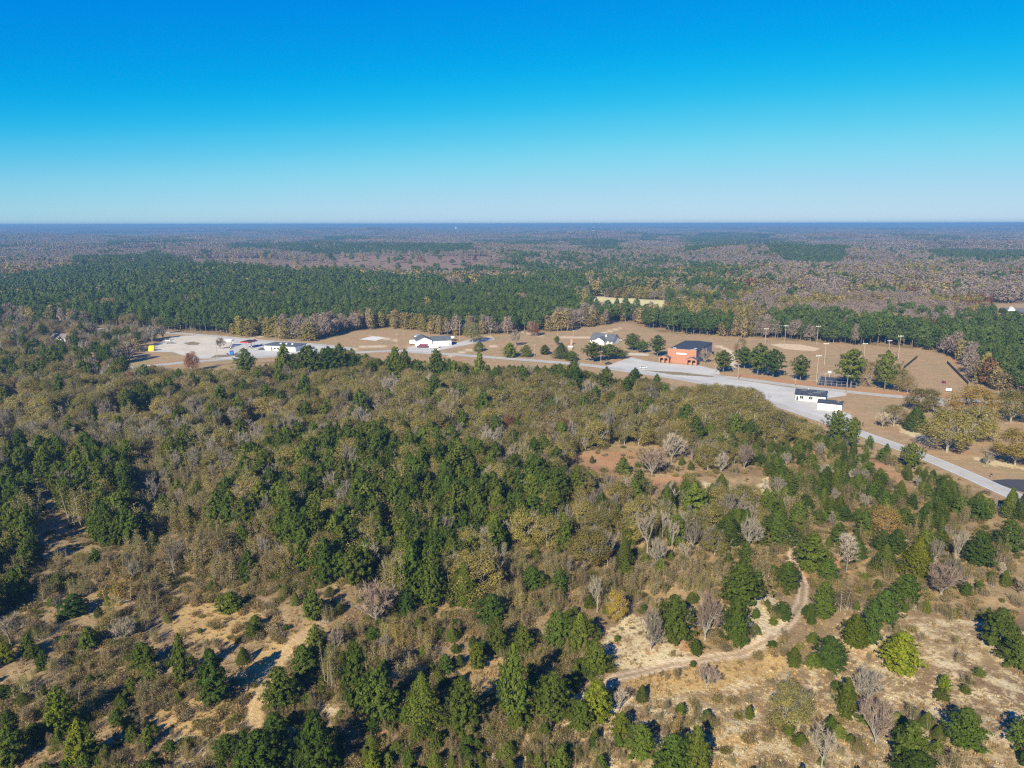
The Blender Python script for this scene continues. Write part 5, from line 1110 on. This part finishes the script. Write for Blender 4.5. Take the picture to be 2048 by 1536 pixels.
for px_, top, foot, lab in ((1649,746,773,'leaning pole in front of the black court'), (1692,750,790,'utility pole with transformer beside the upper road'), (1589,757,776,'short pole behind the store roof'), (1475,727,760,'utility pole by the lane mouth'), (1430,727,746,'thin pole at the school lot corner'), (1675,800,822,'pole at the annex corner'),
    (1636,838,866,'pole on the near verge of the road bend'), (1201,701,727,'pole in front of the spreading pines'), (1147,660,675,'pole by the lane behind the chimney'), (1115,651,674,'pole at the wood edge behind the lane'), (794,666,700,'pole left of the fire station'), (919,640,681,'tall pole right of the carport'), (981,655,680,'pole beside the lane junction'),
    (557,655,681,'pole behind the gas station at the wood edge'), (447,672,697,'sign pole beside the white canopy'), (434,690,714,'thin pole on the gas station front island'), (263,666,702,'pole in the dark shadow at far left'), (210,700,730,'pole among the left roadside trees'), (1068,688,716,'pole beside the evergreen clumps')): pole(px_, top, foot, 'utility', lab, 'utility poles along the roads')
x, y = G(1185, 520.5); h = height_for(y, 455); z = float(terrain(x, y)); r = empty('radio_mast', (x, y, z), 0, 'tall thin lattice radio mast rising over the far woods', 'mast'); h -= z
m = MB(); R_0 = .55
C3 = [(R_0*math.cos(a), R_0*math.sin(a)) for a in (0, 2.094, 4.189)]
for c_ in C3: m.bar((*c_, 0), (*c_, h), .6, 4)
m.build('mast_leg_frame', dark, r); m = MB(); n = 34
for i in range(n):
    for j in range(3): m.bar((*C3[j], i*h/n), (*C3[(j+1) % 3], (i+1)*h/n), .1, 3)
m.build('lattice', dark, r)
for zz in (h-1.5, h-8, h-13): MB().box(-.8, .8, -.8, .8, zz, zz+1.4).build('antenna', trimw, r)
for j in range(3): MB().bar((0, 0, h*.8), (45*math.cos(j*2.094), 45*math.sin(j*2.094), 0), .05, 3).build('guy_wire', dark, r)
x, y = G(912, 463); z = float(terrain(x, y)); r = empty('water_tower', (x, y, z), 0, 'white water tower on the far horizon', 'water tower'); f = y*CP; s = f/FOC; hh = 9.0*s
MB().bar((0,0,0), (0,0,hh*.6), s*.9, 10).build('stem', trimw, r); MB().bar((0,0,hh*.6), (0,0,hh*.72), s*1.2, 14, s*2.4).bar((0,0,hh*.72), (0,0,hh*.86), s*2.4, 14, s*2.4).bar((0,0,hh*.86), (0,0,hh*.95), s*2.4, 14, s*.6).build('tank', trimw, r)
# far pale farm and yard buildings
for px_, py_, wpx, lab in ((411,450.5,5,'pale far building on the horizon at left'), (700,474.5,5,'pale far farm building in grey woods'), (1290,463,6,'white far farm building near the blue horizon'), (1870,458,22,'long pale building on the right horizon'), (1200,466,14,'long pale roof near the radio mast'), (1755,463,8,'small pale roof in right blue woods')):
    x, y = G(px_, py_); z = float(terrain(x, y)) + 8; s = y*CP/FOC; r = empty('far_building', (x, y, z), 0, lab, 'building'); ww = wpx*s; hz = max(10, 1.6*s); MB().box(-ww/2, ww/2, 0, ww*.5, 0, hz).build('wall', white, r); MB().prism([(-1,hz+.05),(ww*.25,hz*1.4),(ww*.5+1,hz+.05)], -ww/2-1, ww/2+1, 'x').build('roof', trimw, r)

# ------------------------------------------------------------------ air
hz, t = new_mat('haze'); pv = N(t, 'ShaderNodeVolumePrincipled'); oo = N(t, 'ShaderNodeOutputMaterial'); t.links.new(pv.outputs[0], oo.inputs['Volume'])
pv.inputs['Color'].default_value = (0.18, 0.38, 0.66, 1); pv.inputs['Density'].default_value = 0.00017; pv.inputs['Anisotropy'].default_value = 0.0
o = MB().box(-29000, 29000, -60, 31000, -90, 98).build('haze', hz); tag(o, None, None, None, 'stuff')
o.data.materials[0] = hz
